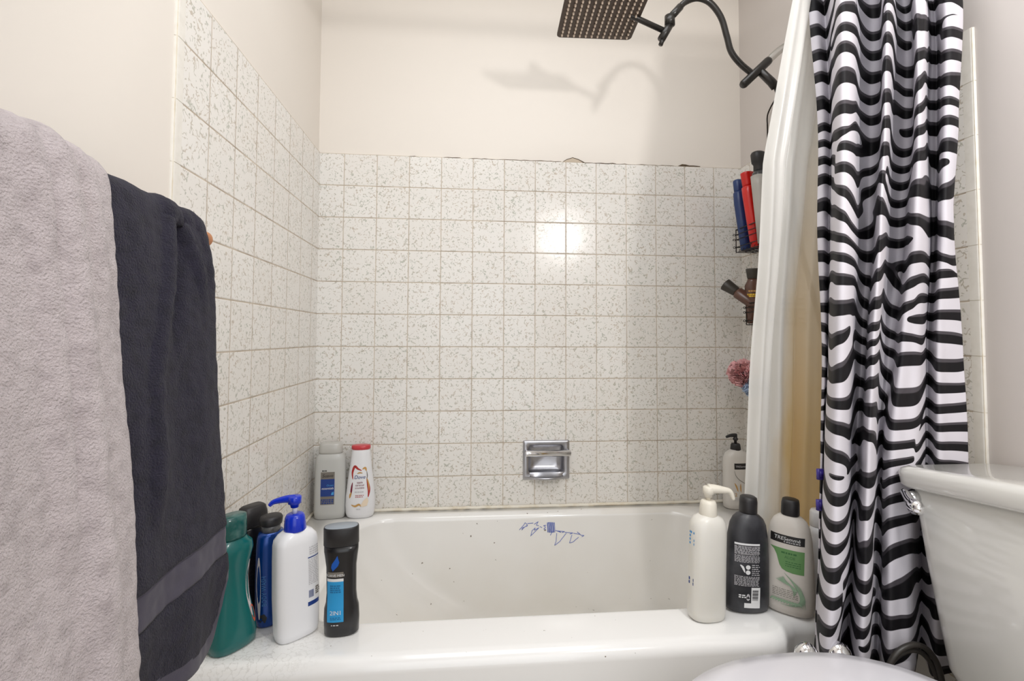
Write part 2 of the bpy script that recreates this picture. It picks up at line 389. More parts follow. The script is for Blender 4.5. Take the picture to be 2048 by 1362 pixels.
# ------------------------------------------------------------------ bathtub
def front_y(x):
    """plan line of the tub's front edge: bulges out, then steps back near the tap end"""
    t = min(max((x - 1.098) / 0.052, 0), 1)
    return -0.783 + 0.047 * (1 - math.sqrt(max(0, 1 - t*t))) if x < 1.15 else -0.736
NF = 60; NS = 16
def outer(z, inset=0.0):
    out = []
    for i in range(NF): 
        t = i / NF; x = 0.003 + (W - 0.006) * t
        # crowd samples round the step
        out.append((x, front_y(x) + inset, z))
    for i in range(NS): out.append((W - 0.003, front_y(W) + inset + (-front_y(W) - inset - 0.002) * i / NS, z))
    for i in range(NF): out.append((W - 0.003 - (W - 0.006) * i / NF, -0.002, z))
    for i in range(NS): out.append((0.003, -0.002 + (front_y(0) + inset + 0.002) * i / NS, z))
    return out
def xs_step():
    return None
def inner(x0, x1, y0, y1, r, z):
    """rounded rectangle with the same count and matching sides"""
    def side(p, q, n, c0, c1):
        return None
    pts = []
    def walk(ax, ay, bx, by, n):
        for i in range(n): pts.append([ax + (bx-ax)*i/n, ay + (by-ay)*i/n])
    walk(x0, y0, x1, y0, NF); walk(x1, y0, x1, y1, NS); walk(x1, y1, x0, y1, NF); walk(x0, y1, x0, y0, NS)
    out = []
    for x, y in pts:
        cx = min(max(x, x0 + r), x1 - r); cy = min(max(y, y0 + r), y1 - r)
        dx, dy = x - cx, y - cy; d = math.hypot(dx, dy)
        if d > 1e-9 and (abs(dx) > 1e-9 and abs(dy) > 1e-9):
            m_ = max(abs(dx), abs(dy)); k = r / d * (m_ / r); 
            x, y = cx + dx*k, cy + dy*k
        out.append((x, y, z))
    return out
BX0, BX1, BY0, BY1 = 0.165, 1.275, -0.648, -0.062
tubroot = thing('bathtub', 'white enamel bathtub filling the tiled alcove with ink scribbles on its inside', 'bathtub', (0, 0, 0))
b = B()
R = 0.026
rings = [outer(0.0, 0.012), outer(0.06, 0.006), outer(RIM - 0.10, 0.002)]
for i in range(9):
    a = PI/2 * i / 8
    rings.append(outer(RIM - R + R*math.sin(a), R*(1 - math.cos(a))))
r2 = 0.022
rim_in = []
for i in range(9):
    a = PI/2 * i / 8
    d = r2*math.sin(a) - r2; zz = RIM - r2 + r2*math.cos(a)
    rim_in.append(inner(BX0 + d, BX1 - d, BY0 + d, BY1 - d, 0.11, zz))
rings += rim_in
for k in range(1, 13):
    t = k / 12; z = RIM - r2 - t * 0.27
    e = 0.10 * t * 0.27 / 0.27
    rings.append(inner(BX0 + 0.20*t*t + 0.05*t, BX1 - 0.05*t, BY0 + 0.055*t, BY1 - 0.03*t - 0.0, 0.11 + 0.03*t, z))
for k in range(1, 7):
    a = PI/2 * k / 6; e = 0.07
    rings.append(inner(BX0 + 0.25 + e*math.sin(a)*0.9, BX1 - 0.05 - e*(1 - math.cos(a)), BY0 + 0.055 + e*(1 - math.cos(a)), BY1 - 0.03 - e*(1 - math.cos(a)), 0.13, RIM - r2 - 0.27 - e*math.sin(a)*0.8))
b.loft(rings, 0, True, False, True)
tub = b.build('tub_shell', M['enamel'], tubroot)
wear = tub.data.attributes.new('wear', 'FLOAT', 'POINT'); dirt = tub.data.attributes.new('dirt', 'FLOAT', 'POINT')
for i, v in enumerate(tub.data.vertices):
    x, y, z = v.co
    inside = 1.0 if (y > BY0 - 0.003 and z < RIM - 0.015 and x > BX0 - 0.01) else 0.0
    w = inside * (0.55 + 0.45 * min(max((RIM - z - 0.05) / 0.22, 0), 1))
    if not inside and z > RIM - 0.012 and y > -0.11: w = 0.45 + (0.5 if x > 0.95 else 0)
    if not inside and z > RIM - 0.012 and x < 0.3: w = max(w, 0.35)
    wear.data[i].value = w
    dd = math.hypot((x - 0.10) / 0.16, (y + 0.70) / 0.10)
    dirt.data[i].value = 0.55 * max(0.0, 1.15 - dd) if z > RIM - 0.05 else 0.0
# bead of old caulk along tub and tile
b = B()
pts = [(0.003 + (W - 0.006) * i / 80, -0.0065 - 0.001*random.random(), RIM + 0.003 + 0.002*random.random()) for i in range(81)]
b.tube(pts, 0.0055, 8)
pts = [(0.004 + 0.0015*random.random(), -0.005 - 0.75*i/50, RIM + 0.002) for i in range(51)]
b.tube(pts, 0.0045, 8)
b.build('caulk_bead', M['caulk'], tubroot)
# ink scribbles on the back inside wall
SCR = [[(0.679,0.358),(0.693,0.372),(0.698,0.38),(0.706,0.372),(0.696,0.366),(0.687,0.357),(0.689,0.364),(0.706,0.37)],[(0.706,0.377),(0.725,0.378)],[(0.728,0.374),(0.742,0.382),(0.735,0.371),(0.744,0.369)],[(0.716,0.337),(0.721,0.354),(0.732,0.363),(0.728,0.355),(0.744,0.363),(0.732,0.352),(0.718,0.34)],[(0.747,0.366),(0.754,0.363)],[(0.768,0.37),(0.759,0.369),(0.766,0.364),(0.76,0.358),(0.767,0.357)],[(0.803,0.344),(0.8,0.318),(0.795,0.306),(0.813,0.318),(0.835,0.343)],[(0.799,0.353),(0.817,0.346),(0.806,0.351),(0.83,0.348),(0.82,0.345)],[(0.83,0.346),(0.858,0.343),(0.847,0.34)],[(0.854,0.337),(0.845,0.312),(0.857,0.315),(0.876,0.329)],[(0.859,0.342),(0.882,0.338),(0.872,0.346),(0.885,0.335),(0.895,0.334),(0.887,0.33)],[(0.772,0.378),(0.773,0.348),(0.775,0.348),(0.774,0.378),(0.777,0.378),(0.778,0.347),(0.78,0.347),(0.779,0.378),(0.782,0.378),(0.782,0.347),(0.785,0.347),(0.784,0.378),(0.786,0.378),(0.787,0.347),(0.79,0.347),(0.789,0.378),(0.791,0.377),(0.792,0.347),(0.794,0.347),(0.794,0.377),(0.796,0.377),(0.797,0.347)],[(0.782,0.338),(0.788,0.35)]]
def tub_back_y(z):
    if z > RIM - r2:
        d = z - (RIM - r2); return BY1 + r2 - math.sqrt(max(r2*r2 - d*d, 0)) 
    return BY1 - 0.03 * (RIM - r2 - z) / 0.27
b = B()
for s in SCR:
    pts = []
    for (x, z), (x2, z2) in zip(s, s[1:]):
        for k in range(4):
            t = k / 4; zz = z + (z2-z)*t
            pts.append((x + (x2-x)*t + random.uniform(-.0004,.0004), tub_back_y(zz) - 0.0004, zz))
    zz = s[-1][1]; pts.append((s[-1][0], tub_back_y(zz) - 0.0004, zz))
    b.tube(pts, 0.0009, 5)
b.build('ink_scribble', mat('blue_ink', rgb(92,112,190), 0.6), tubroot)

# ------------------------------------------------------------------ soap dish with grab bar
sd = thing('soap_dish', 'recessed metal soap dish with a grab bar set into the back wall tiles', 'soap dish', (0.778, 0.0, 0.57))
b = B()
x0, x1, z0, z1 = -0.0805, 0.0805, -0.066, 0.066
ro = rrect(x0, x1, z0, z1, 0.004, 0, 4)
def plane(ring, y): return [(x, y, z) for x, z, _ in ring]
ri = rrect(-0.064, 0.064, -0.050, 0.053, 0.012, 0, 4)
ri2 = rrect(-0.061, 0.061, -0.047, 0.050, 0.012, 0, 4)
b.loft([plane(ro, -0.0005), plane(ro, -0.006), plane(rrect(x0+.003, x1-.003, z0+.003, z1-.003, 0.004, 0, 4), -0.0085),
        plane(ri, -0.0085), plane(ri2, -0.005), plane(ri2, 0.015), plane(rrect(-0.056,0.056,-0.042,0.045,0.014,0,4), 0.030), plane(rrect(-0.040,0.040,-0.028,0.030,0.014,0,4), 0.036)], 0, True, False, True)
b.build('frame', M['satin'], sd)
b = B()           # curved tray that projects at the bottom
rr = []
for i in range(9):
    t = i / 8
    rr.append([( -0.058 + 0.116*k/12, -0.008 - 0.026*math.sin(PI*k/12)**0.6*t, -0.046 - 0.016*math.sin(PI/2*t)) for k in range(13)])
top = [[(x, y, z + 0.004) for x, y, z in r_] for r_ in rr]
for S_ in (rr, top): b.loft(S_, 0, False, False, False)
edge = [rr[-1], [(x, y - 0.002, z + 0.004) for x, y, z in rr[-1]], [(x, y, z + 0.009) for x, y, z in rr[-1]], [(x, y + 0.003, z + 0.005) for x, y, z in rr[-1]]]
b.loft(edge, 0, False, False, False)
b.build('tray', M['satin'], sd)
b = B(); b.tube([(-0.074, -0.026, 0.026), (-0.072,-0.026,0.026), (0.080, -0.026, 0.026)], 0.0105, 20)
for x in (-0.068, 0.076): b.tube([(x, -0.006, 0.030), (x, -0.026, 0.026)], 0.007, 14)
b.build('grab_bar', M['chrome'], sd)

# ------------------------------------------------------------------ bottles
def body_rings(prof, n=2.4, seg=48):
    return [srect(0, 0, rx, ry, seg, n, z) for z, rx, ry in prof]
def prof_at(prof, z):
    for (a, ax, ay), (c, cx, cy) in zip(prof, prof[1:]):
        if a <= z <= c and c > a:
            t = (z-a)/(c-a); return ax + (cx-ax)*t, ay + (cy-ay)*t
    return prof[-1][1:] if z > prof[-1][0] else prof[0][1:]
class Label:
    """flat artwork wrapped onto the front (-y) of a bottle profile; x across, z up"""
    def __init__(s, prof, n=2.4, cx=0.0, sc=1.0): s.b = B(); s.p = prof; s.n = n; s.mats = []; s.eps = 0.0003; s.cx = cx
    def m(s, mt):
        if mt not in s.mats: s.mats.append(mt)
        return s.mats.index(mt)
    def w(s, x, z, e):
        rx, ry = prof_at(s.p, z)
        # walk round the section by angle so artwork can turn the corner
        a = (x + s.cx) / max(rx, 1e-4)
        if abs(a) > 1.0: 
            ex = max(abs(a) - 1.0, 0); sx = math.copysign(1.0, a)
            th = 0.0
            xx = sx * rx; yy = min(-0.0 + ex * rx, ry*0.9)
            return (xx + sx*e, yy, z)
        xx = a * rx; yy = -ry * max(1 - abs(a)**s.n, 0) ** (1/s.n)
        nx = xx / rx**2; ny = yy / ry**2; l = math.hypot(nx, ny) or 1
        return (xx + nx/l*e, yy + ny/l*e, z)
    def rect(s, x0, x1, z0, z1, mt, nx=10, nz=10, lift=None):
        e = lift or s.eps; s.eps += 0.00012; vs = []; fs = []
        for j in range(nz + 1):
            for i in range(nx + 1): vs.append(s.w(x0 + (x1-x0)*i/nx, z0 + (z1-z0)*j/nz, e))
        for j in range(nz):
            for i in range(nx): fs.append((j*(nx+1)+i, j*(nx+1)+i+1, (j+1)*(nx+1)+i+1, (j+1)*(nx+1)+i))
        s.b.add(vs, fs, s.m(mt))
    def poly(s, pts, mt):
        e = s.eps; s.eps += 0.00012
        cx = sum(p[0] for p in pts)/len(pts); cz = sum(p[1] for p in pts)/len(pts)
        vs = [s.w(x, z, e) for x, z in pts] + [s.w(cx, cz, e)]; n = len(pts)
        s.b.add(vs, [(i, (i+1) % n, n) for i in range(n)], s.m(mt))
    def shape(s, rows, mt, nx=10):
        e = s.eps; s.eps += 0.00012; vs = [s.w(a + (c-a)*i/nx, z, e) for z, a, c in rows for i in range(nx + 1)]
        s.b.add(vs, [(j*(nx+1)+i, j*(nx+1)+i+1, (j+1)*(nx+1)+i+1, (j+1)*(nx+1)+i) for j in range(len(rows)-1) for i in range(nx)], s.m(mt))
    def ribbon(s, pts, w, mt):
        e = s.eps; s.eps += 0.0001; pts = catmull(pts, 6); vs = []
        for i, p in enumerate(pts):
            a = pts[max(i-1,0)]; c = pts[min(i+1,len(pts)-1)]; dx, dz = c[0]-a[0], c[1]-a[1]; l = math.hypot(dx,dz) or 1
            ww = w * (math.sin(PI*i/(len(pts)-1))*0.8 + 0.25)
            vs += [s.w(p[0]-dz/l*ww, p[1]+dx/l*ww, e), s.w(p[0]+dz/l*ww, p[1]-dx/l*ww, e)]
        s.b.add(vs, [(2*i, 2*i+1, 2*i+3, 2*i+2) for i in range(len(pts)-1)], s.m(mt))
    def text(s, txt, x, z, size, mt, align='CENTER', shear=0.0, stretch=1.0, vert=False):
        cu = bpy.data.curves.new('t', 'FONT'); cu.body = txt; cu.size = size; cu.align_x = align; cu.resolution_u = 3; cu.shear = shear
        ob = bpy.data.objects.new('t', cu); COL.objects.link(ob)
        dg = bpy.context.evaluated_depsgraph_get(); me = ob.evaluated_get(dg).to_mesh()
        e = s.eps + 0.0002
        if vert: vs = [s.w(x - v.co.y, z + v.co.x*stretch, e) for v in me.vertices]
        else: vs = [s.w(x + v.co.x*stretch, z + v.co.y, e) for v in me.vertices]
        s.b.add(vs, [tuple(p.vertices) for p in me.polygons], s.m(mt))
        ob.evaluated_get(dg).to_mesh_clear(); bpy.data.objects.remove(ob); bpy.data.curves.remove(cu)
    def lines(s, x0, x1, z0, z1, n, mt, h=0.4):
        """fine print too small to read"""
        st = (z1 - z0) / n
        for k in range(n):
            z = z1 - (k + 0.5)*st; x = x0; 
            while x < x1 - 0.002:
                l = random.uniform(0.002, 0.007); e = min(x + l, x1)
                vs = [s.w(xx, zz, s.eps + 0.0001) for xx, zz in ((x, z - st*h/2), (e, z - st*h/2), (e, z + st*h/2), (x, z + st*h/2))]
                s.b.add(vs, [(0,1,2,3)], s.m(mt)); x = e + random.uniform(0.0008, 0.0018)
    def build(s, parent, name='printed_label', label=None):
        o = s.b.build(name, s.mats, parent)
        if label: o['label'] = label
        return o
def part(rings_list, name, m, parent, smooth=True, label=None):
    b = B()
    for r in rings_list: b.loft(r, 0, True, True, True, smooth)
    o = b.build(name, m, parent)
    if label: o['label'] = label
    return o
ink = {'white': mat('ink_white', rgb(225,225,225), 0.5), 'black': mat('ink_black', rgb(30,28,28), 0.5), 'navy': mat('ink_navy', rgb(26,58,128), 0.45),
       'grey': mat('ink_grey', rgb(118,112,104), 0.5), 'lgrey': mat('ink_light_grey', rgb(196,194,196), 0.5), 'cyan': mat('ink_cyan', rgb(38,150,208), 0.45),
       'dcyan': mat('ink_deep_cyan', rgb(20,108,160), 0.5), 'flame': mat('ink_flame_blue', rgb(12,84,176), 0.4), 'red': mat('ink_red', rgb(170,44,40), 0.5),
       'maroon': mat('ink_maroon', rgb(120,24,50), 0.5), 'gold': mat('ink_gold', rgb(196,150,84), 0.45), 'cream': mat('ink_cream', rgb(232,214,190), 0.5),
       'green': mat('ink_green', rgb(104,150,92), 0.5), 'dgreen': mat('ink_dark_green', rgb(58,110,60), 0.5), 'pale': mat('ink_pale_green', rgb(150,178,150), 0.5),
       'orange': mat('ink_orange', rgb(214,84,44), 0.5), 'sky': mat('ink_sky', rgb(70,150,210), 0.5), 'purpleblue': mat('ink_violet_blue', rgb(40,52,140), 0.5),
       'yellow': mat('ink_yellow', rgb(232,190,50), 0.5), 'pearl': mat('ink_pearl', rgb(206,200,200), 0.35)}
def sm(prof): return prof

# -- grey bottle in the back left corner
def soft_base(h, r): return h
t = thing('shampoo_bottle', 'translucent grey bottle with a blue and silver label in the back left tub corner', 'bottle', (0.067, -0.048, RIM), (0, 0, 0.10))
p = [(0,0.042,0.020),(0.003,0.046,0.024),(0.02,0.0485,0.026),(0.09,0.0485,0.026),(0.15,0.0475,0.0255),(0.185,0.046,0.025),(0.196,0.0435,0.024),(0.204,0.037,0.021),(0.207,0.033,0.020)]
gp = mat('frosted_grey_plastic', rgb(192,192,188), 0.3, coat=0.1, subsurf=0.2); gc = mat('clear_grey_cap', rgb(186,184,178), 0.2, coat=0.3)
part([body_rings(p, 3.0)], 'bottle_body', gp, t)
pc = [(0.205,0.036,0.021),(0.212,0.037,0.022),(0.232,0.035,0.021),(0.238,0.032,0.018),(0.240,0.024,0.012)]
part([body_rings(pc, 3.0)], 'flip_cap', gc, t)
l = Label(p, 3.0)
l.rect(-0.026, 0.016, 0.048, 0.150, ink['grey'], 8, 12)
l.rect(-0.026, 0.016, 0.074, 0.128, ink['navy'], 8, 8)
l.text('Suave', -0.005, 0.134, 0.0145, ink['black'], shear=0.2); l.text('Ocean', 0.002, 0.106, 0.008, ink['sky'], shear=0.2)
l.text('essentials', -0.005, 0.096, 0.0095, ink['white'], shear=0.25); l.lines(-0.024, 0.014, 0.050, 0.066, 3, ink['navy'], 0.7)
l.lines(-0.022, -0.008, 0.151, 0.157, 1, ink['black'], 0.6); l.lines(-0.018, 0.006, 0.040, 0.045, 1, ink['lgrey'], 0.5)
l.poly([(0.006,0.078),(0.014,0.078),(0.014,0.088),(0.008,0.086)], ink['sky'])
l.build(t)
# -- white bottle with red cap
t = thing('body_wash_bottle', 'white tapered bottle with a red cap and red ribbon design standing against the back tiles', 'bottle', (0.162, -0.048, RIM), (0, 0.0, 0.06))
p = [(0,0.034,0.020),(0.004,0.041,0.025),(0.015,0.045,0.028),(0.04,0.0465,0.029),(0.07,0.0455,0.028),(0.12,0.0400,0.025),(0.17,0.0335,0.022),(0.205,0.0295,0.020),(0.214,0.0285,0.0195),(0.217,0.0270,0.0185)]
part([body_rings(p, 2.2)], 'bottle_body', M['white'], t)
pc = [(0.216,0.0275,0.019),(0.218,0.0300,0.021),(0.226,0.0300,0.021),(0.229,0.0285,0.0195),(0.230,0.022,0.014)]
part([body_rings(pc, 2.2)], 'flip_cap', mat('red_cap', rgb(196,58,66), 0.3, coat=0.2), t, label='red cap')
l = Label(p, 2.2)
l.ribbon([(-0.021,0.125),(-0.023,0.145),(-0.016,0.165),(-0.006,0.158),(0.006,0.152)], 0.0035, ink['red'])
l.ribbon([(-0.026,0.075),(-0.025,0.092),(-0.022,0.115)], 0.0028, ink['maroon']); l.ribbon([(-0.030,0.066),(-0.028,0.076),(-0.025,0.084)], 0.003, ink['gold'])
l.ribbon([(0.027,0.068),(0.029,0.088),(0.026,0.108),(0.022,0.126)], 0.0038, ink['red']); l.ribbon([(0.029,0.088),(0.027,0.110),(0.021,0.13)], 0.0018, ink['gold'])
l.ribbon([(0.008,0.156),(0.016,0.160),(0.020,0.150)], 0.0030, ink['gold']); l.ribbon([(0.021,0.150),(0.023,0.135),(0.022,0.125)], 0.0012, ink['grey'])
l.ribbon([(-0.024,0.046),(-0.012,0.042),(0.000,0.047),(0.006,0.040)], 0.0030, ink['gold']); l.poly([(0.004,0.042),(0.012,0.058),(0.024,0.068),(0.028,0.056),(0.024,0.042),(0.012,0.039)], ink['cream'])
l.ribbon([(-0.008,0.143),(0.000,0.146),(0.009,0.144)], 0.0018, ink['gold'])
l.text('Dove', 0.000, 0.127, 0.0155, ink['navy'], shear=0.25)
for i, w in enumerate(('apple', 'caramel', 'crumble')): l.text(w, 0.001, 0.113 - 0.0085*i, 0.0085, ink['maroon'])
l.lines(-0.014, 0.016, 0.083, 0.089, 1, ink['lgrey'], 0.5); l.lines(-0.012, 0.014, 0.068, 0.078, 2, ink['red'], 0.35); l.lines(-0.008, 0.004, 0.030, 0.035, 1, ink['lgrey'], 0.5)
l.build(t)

# -- pump helper
def pump(parent, z, m, mneck, nr=0.011, spout=0.045, ang=PI, coll=0.017, collh=0.025, stemh=0.02, droop=0.006, thick=0.0075):
    b = B()
    b.loft([srect(0,0,r,r,32,2,zz) for zz, r in ((z-0.002, coll*1.08),(z, coll*1.12),(z+collh*0.75, coll*1.0),(z+collh*0.95, coll*0.86),(z+collh, coll*0.7))])
    b.build('pump_collar', m, parent)
    b = B(); b.tube([(0,0,z+collh-0.001),(0,0,z+collh+stemh+0.004)], 0.0048, 16); b.build('pump_stem', mneck, parent)
    b = B(); zt = z + collh + stemh; c, s = math.cos(ang), math.sin(ang)
    b.loft([srect(0,0,r,r,28,2,zz) for zz, r in ((zt-0.006, 0.0075),(zt, 0.009),(zt+0.002, nr),(zt+0.014, nr),(zt+0.016, nr*0.8))])
    pts = [(0,0,zt+0.010),(c*nr,s*nr,zt+0.011),(c*spout*0.55,s*spout*0.55,zt+0.010),(c*spout*0.85,s*spout*0.85,zt+0.007),(c*spout,s*spout,zt+0.007-droop)]
    b.tube(catmull(pts, 5), [thick - (thick-0.0035)*i/20 for i in range(21)], 14)
    b.build('pump_head', m, parent)

# -- white pump bottle with the blue pump, front left
t = thing('pump_bottle', 'tall white pump bottle with a bright blue pump on the front left tub rim', 'bottle', (0.172, -0.690, RIM), (0.0, -0.035, 0.72))
p = [(0,0.034,0.020),(0.004,0.039,0.024),(0.015,0.041,0.0255),(0.08,0.0425,0.026),(0.15,0.0415,0.0255),(0.180,0.0405,0.025),(0.190,0.0385,0.024),(0.199,0.031,0.020),(0.204,0.021,0.017),(0.206,0.017,0.015)]
part([body_rings(p, 3.2)], 'bottle_body', M['white'], t)
pump(t, 0.205, M['blue'], M['white'], nr=0.0125, spout=0.046, ang=2.55, coll=0.0185, collh=0.030, stemh=0.018, thick=0.0085)
l = Label([(a, x_, y_) for a, x_, y_ in p], 3.2)
l.b.v.clear()
# the print sits on the far broad face: build it turned to the right-hand side
l.rect(0.012, 0.036, 0.058, 0.066, ink['navy'], 6, 2); l.rect(0.013, 0.037, 0.1495, 0.1515, ink['navy'], 6, 2)
l.lines(0.014, 0.035, 0.098, 0.148, 15, ink['lgrey'], 0.55); l.lines(0.016, 0.036, 0.155, 0.172, 4, ink['lgrey'], 0.5)
for k in range(7): l.rect(0.014 + 0.0014*k, 0.0147 + 0.0014*k, 0.074, 0.088, ink['navy'], 1, 3)
l.lines(0.027, 0.036, 0.076, 0.092, 4, ink['grey'], 0.7)
l.build(t)

# -- black bottle with cyan label
t = thing('hair_wash_bottle', 'black bottle with a cyan label and blue flame logo on the front tub rim', 'bottle', (0.258, -0.690, RIM), (0, -0.02, 0.10))
p = [(0,0.028,0.017),(0.004,0.0325,0.0195),(0.03,0.0335,0.020),(0.052,0.0325,0.0195),(0.062,0.0295,0.0185),(0.08,0.0280,0.018),(0.13,0.0285,0.018),(0.150,0.0310,0.0185),(0.160,0.0325,0.0195),(0.171,0.0325,0.0195)]
part([body_rings(p, 2.4)], 'bottle_body', M['black'], t)
pc = [(0.1715,0.0325,0.0195),(0.1725,0.0335,0.0205),(0.204,0.0335,0.0205),(0.2065,0.0325,0.0195)]
part([body_rings(pc, 2.4)], 'flip_cap', M['capblack'], t)
b = B(); b.loft(body_rings([(0.2064,0.0315,0.0187),(0.2068,0.0312,0.0185)], 2.4)); o = b.build('cap_top', mat('pale_cap_top', rgb(150,158,166), 0.5), t); o['label'] = 'pale cap top'  # top disc of the cap is paler than its sides
l = Label(p, 2.4)
l.rect(-0.025, 0.006, 0.030, 0.106, ink['cyan'], 8, 16); l.rect(-0.025, 0.006, 0.106, 0.1115, ink['white'], 8, 2); l.rect(-0.024, 0.006, 0.1145, 0.124, ink['grey'], 8, 2)
l.text('SUAVE MEN', -0.0095, 0.1155, 0.0066, ink['white']); l.text('2IN1', -0.0085, 0.044, 0.0110, ink['white'])
l.lines(-0.019, 0.001, 0.084, 0.100, 4, ink['dcyan'], 0.6); l.lines(-0.019, 0.001, 0.034, 0.040, 2, ink['dcyan'], 0.5); l.lines(-0.017, -0.003, 0.022, 0.027, 1, ink['lgrey'], 0.4)
l.poly([(-0.014,0.126),(-0.017,0.133),(-0.0155,0.140),(-0.009,0.149),(-0.005,0.156),(-0.0035,0.149),(-0.0015,0.143),(-0.004,0.136),(-0.009,0.131)], ink['flame'])
l.build(t)

# -- teal bottle behind the towel
t = thing('shower_gel_bottle', 'teal green hourglass bottle half hidden by the dark towel', 'bottle', (0.063, -0.716, RIM), (0, -0.03, 0.95))
p = [(0,0.036,0.024),(0.004,0.041,0.029),(0.02,0.0425,0.030),(0.045,0.039,0.028),(0.09,0.030,0.022),(0.125,0.027,0.020),(0.155,0.032,0.022),(0.178,0.038,0.025),(0.190,0.036,0.024),(0.200,0.026,0.018),(0.202,0.023,0.017)]
teal = mat('teal_plastic', rgb(4,98,96), 0.25, coat=0.2); tealc = mat('dark_teal_cap', rgb(14,82,78), 0.25, coat=0.2, vary=(50, 0.7, rgb(96,134,128)))
part([body_rings(p, 2.6)], 'bottle_body', teal, t)
part([body_rings([(0.201,0.025,0.019),(0.206,0.026,0.020),(0.232,0.0265,0.020),(0.242,0.026,0.019),(0.244,0.022,0.015)], 2.4)], 'flip_cap', tealc, t)
l = Label(p, 2.6)
l.ribbon([(0.026,0.050),(0.022,0.075),(0.0195,0.105),(0.0215,0.135),(0.025,0.155)], 0.004, ink['pearl']); l.ribbon([(0.032,0.036),(0.029,0.055),(0.025,0.070)], 0.005, ink['orange'])
l.build(t)
# -- slim black bottle
t = thing('slim_shampoo_bottle', 'slim glossy black ribbed bottle between the teal bottle and the blue bottle', 'bottle', (0.058, -0.610, RIM), (0, -0.03, 0.95))
p = [(0,0.028,0.018),(0.004,0.0315,0.0205),(0.03,0.0320,0.021),(0.07,0.0300,0.020),(0.12,0.0290,0.0195),(0.165,0.0300,0.020),(0.182,0.0285,0.019),(0.187,0.026,0.018)]
part([body_rings(p, 2.6)], 'bottle_body', M['black'], t)
part([body_rings([(0.186,0.0275,0.019),(0.190,0.0290,0.020),(0.212,0.0275,0.019),(0.224,0.0245,0.016),(0.227,0.021,0.013)], 3.5)], 'flip_cap', M['capblack'], t)
b = B()
for k in range(9): b.loft(body_rings([(0.060 + 0.010*k, 0.0302, 0.0204), (0.062 + 0.010*k, 0.0310, 0.0210), (0.064 + 0.010*k, 0.0302, 0.0204)], 2.6), 0, True, False, False)
b.build('grip_ribs', M['black'], t)
# -- metallic blue bottle
t = thing('blue_gel_bottle', 'metallic blue bottle with a black disc cap behind the white pump bottle', 'bottle', (0.107, -0.640, RIM), (0, -0.03, 0.75))
p = [(0,0.026,0.017),(0.004,0.0305,0.0205),(0.02,0.0325,0.022),(0.06,0.0315,0.0215),(0.12,0.0300,0.0205),(0.160,0.0285,0.0200),(0.176,0.0265,0.0190),(0.184,0.0225,0.0175)]
part([body_rings(p, 2.3)], 'bottle_body', mat('metallic_blue', rgb(0,62,140), 0.26, 0.45, coat=0.4), t)
part([[srect(0,0,r,r,32,2,z) for z, r in ((0.183,0.0175),(0.196,0.0178),(0.198,0.016))]], 'neck_band', mat('scuffed_band', rgb(120,120,120), 0.45, 0.4, vary=(120, 0.9, rgb(60,60,62))), t, label='scuffed silver neck band')
part([body_rings([(0.197,0.019,0.019),(0.199,0.021,0.020),(0.210,0.0225,0.0205),(0.214,0.020,0.018),(0.216,0.014,0.012)], 2.2)], 'disc_cap', M['capblack'], t)
l = Label(p, 2.3)
l.ribbon([(-0.029,0.020),(-0.0285,0.08),(-0.0275,0.14)], 0.0022, ink['pearl']); l.text('BODY WASH', -0.018, 0.045, 0.010, mat('ink_faint_blue', rgb(60,120,176), 0.4), 'LEFT', vert=True); l.poly([(-0.028,0.014),(-0.020,0.012),(-0.017,0.022),(-0.022,0.030),(-0.028,0.028)], ink['black'])
l.build(t)

# -- cloudy white pump bottle, right end of the rim
t = thing('lotion_pump_bottle', 'cloudy off-white pump bottle with no front print at the rounded end of the tub front', 'bottle', (1.000, -0.700, RIM), (0, 0.035, 0.10))
p = [(0,0.032,0.022),(0.004,0.037,0.026),(0.015,0.039,0.0275),(0.08,0.0385,0.027),(0.16,0.0385,0.027),(0.183,0.0385,0.027),(0.196,0.0360,0.0255),(0.206,0.0290,0.022),(0.210,0.020,0.018),(0.212,0.017,0.016)]
part([body_rings(p, 2.5)], 'bottle_body', mat('cloudy_plastic', rgb(224,221,213), 0.32, coat=0.1, subsurf=0.25), t)
pump(t, 0.211, mat('cream_pump', rgb(228,222,208), 0.35), mat('cream_stem', rgb(214,206,190), 0.35), nr=0.0115, spout=0.052, ang=-0.25, coll=0.0165, collh=0.030, stemh=0.012, droop=0.016, thick=0.0115)
l = Label(p, 2.5); l.lines(0.0375, 0.044, 0.10, 0.13, 5, ink['sky'], 0.8); l.lines(-0.043, -0.037, 0.15, 0.18, 4, ink['sky'], 0.6); l.lines(-0.043, -0.037, 0.07, 0.085, 2, ink['navy'], 0.8)
l.build(t)
# -- big black bottle with printed back
def wide(h=1.0, s=1.0):
    return [(0,0.040*s,0.022),(0.004,0.046*s,0.0265),(0.015,0.0485*s,0.028),(0.05,0.0480*s,0.028),(0.11,0.0455*s,0.027),(0.155,0.0420*s,0.0258),(0.180,0.0375*s,0.024),(0.192,0.0315*s,0.0215),(0.199,0.0235*s,0.0185),(0.203,0.0165,0.0160),(0.206,0.0155,0.0152)]
t = thing('conditioner_bottle', 'large black bottle with dense white back print and barcode behind the cloudy pump bottle', 'bottle', (1.101, -0.674, RIM + 0.001), (0, 0.045, -0.05))
p = wide()
dusty = mat('dusty_black_plastic', rgb(40,40,44), 0.4, vary=(18, 0.5, rgb(96,96,100)))
part([body_rings(p, 2.3)], 'bottle_body', dusty, t)
part([[srect(0,0,r,r,32,2.4,z) for z, r in ((0.203,0.0165),(0.205,0.0175),(0.228,0.0172),(0.236,0.0160),(0.238,0.0130))]], 'screw_cap', M['capblack'], t)
l = Label(p, 2.3)
x0, x1 = -0.036, 0.014
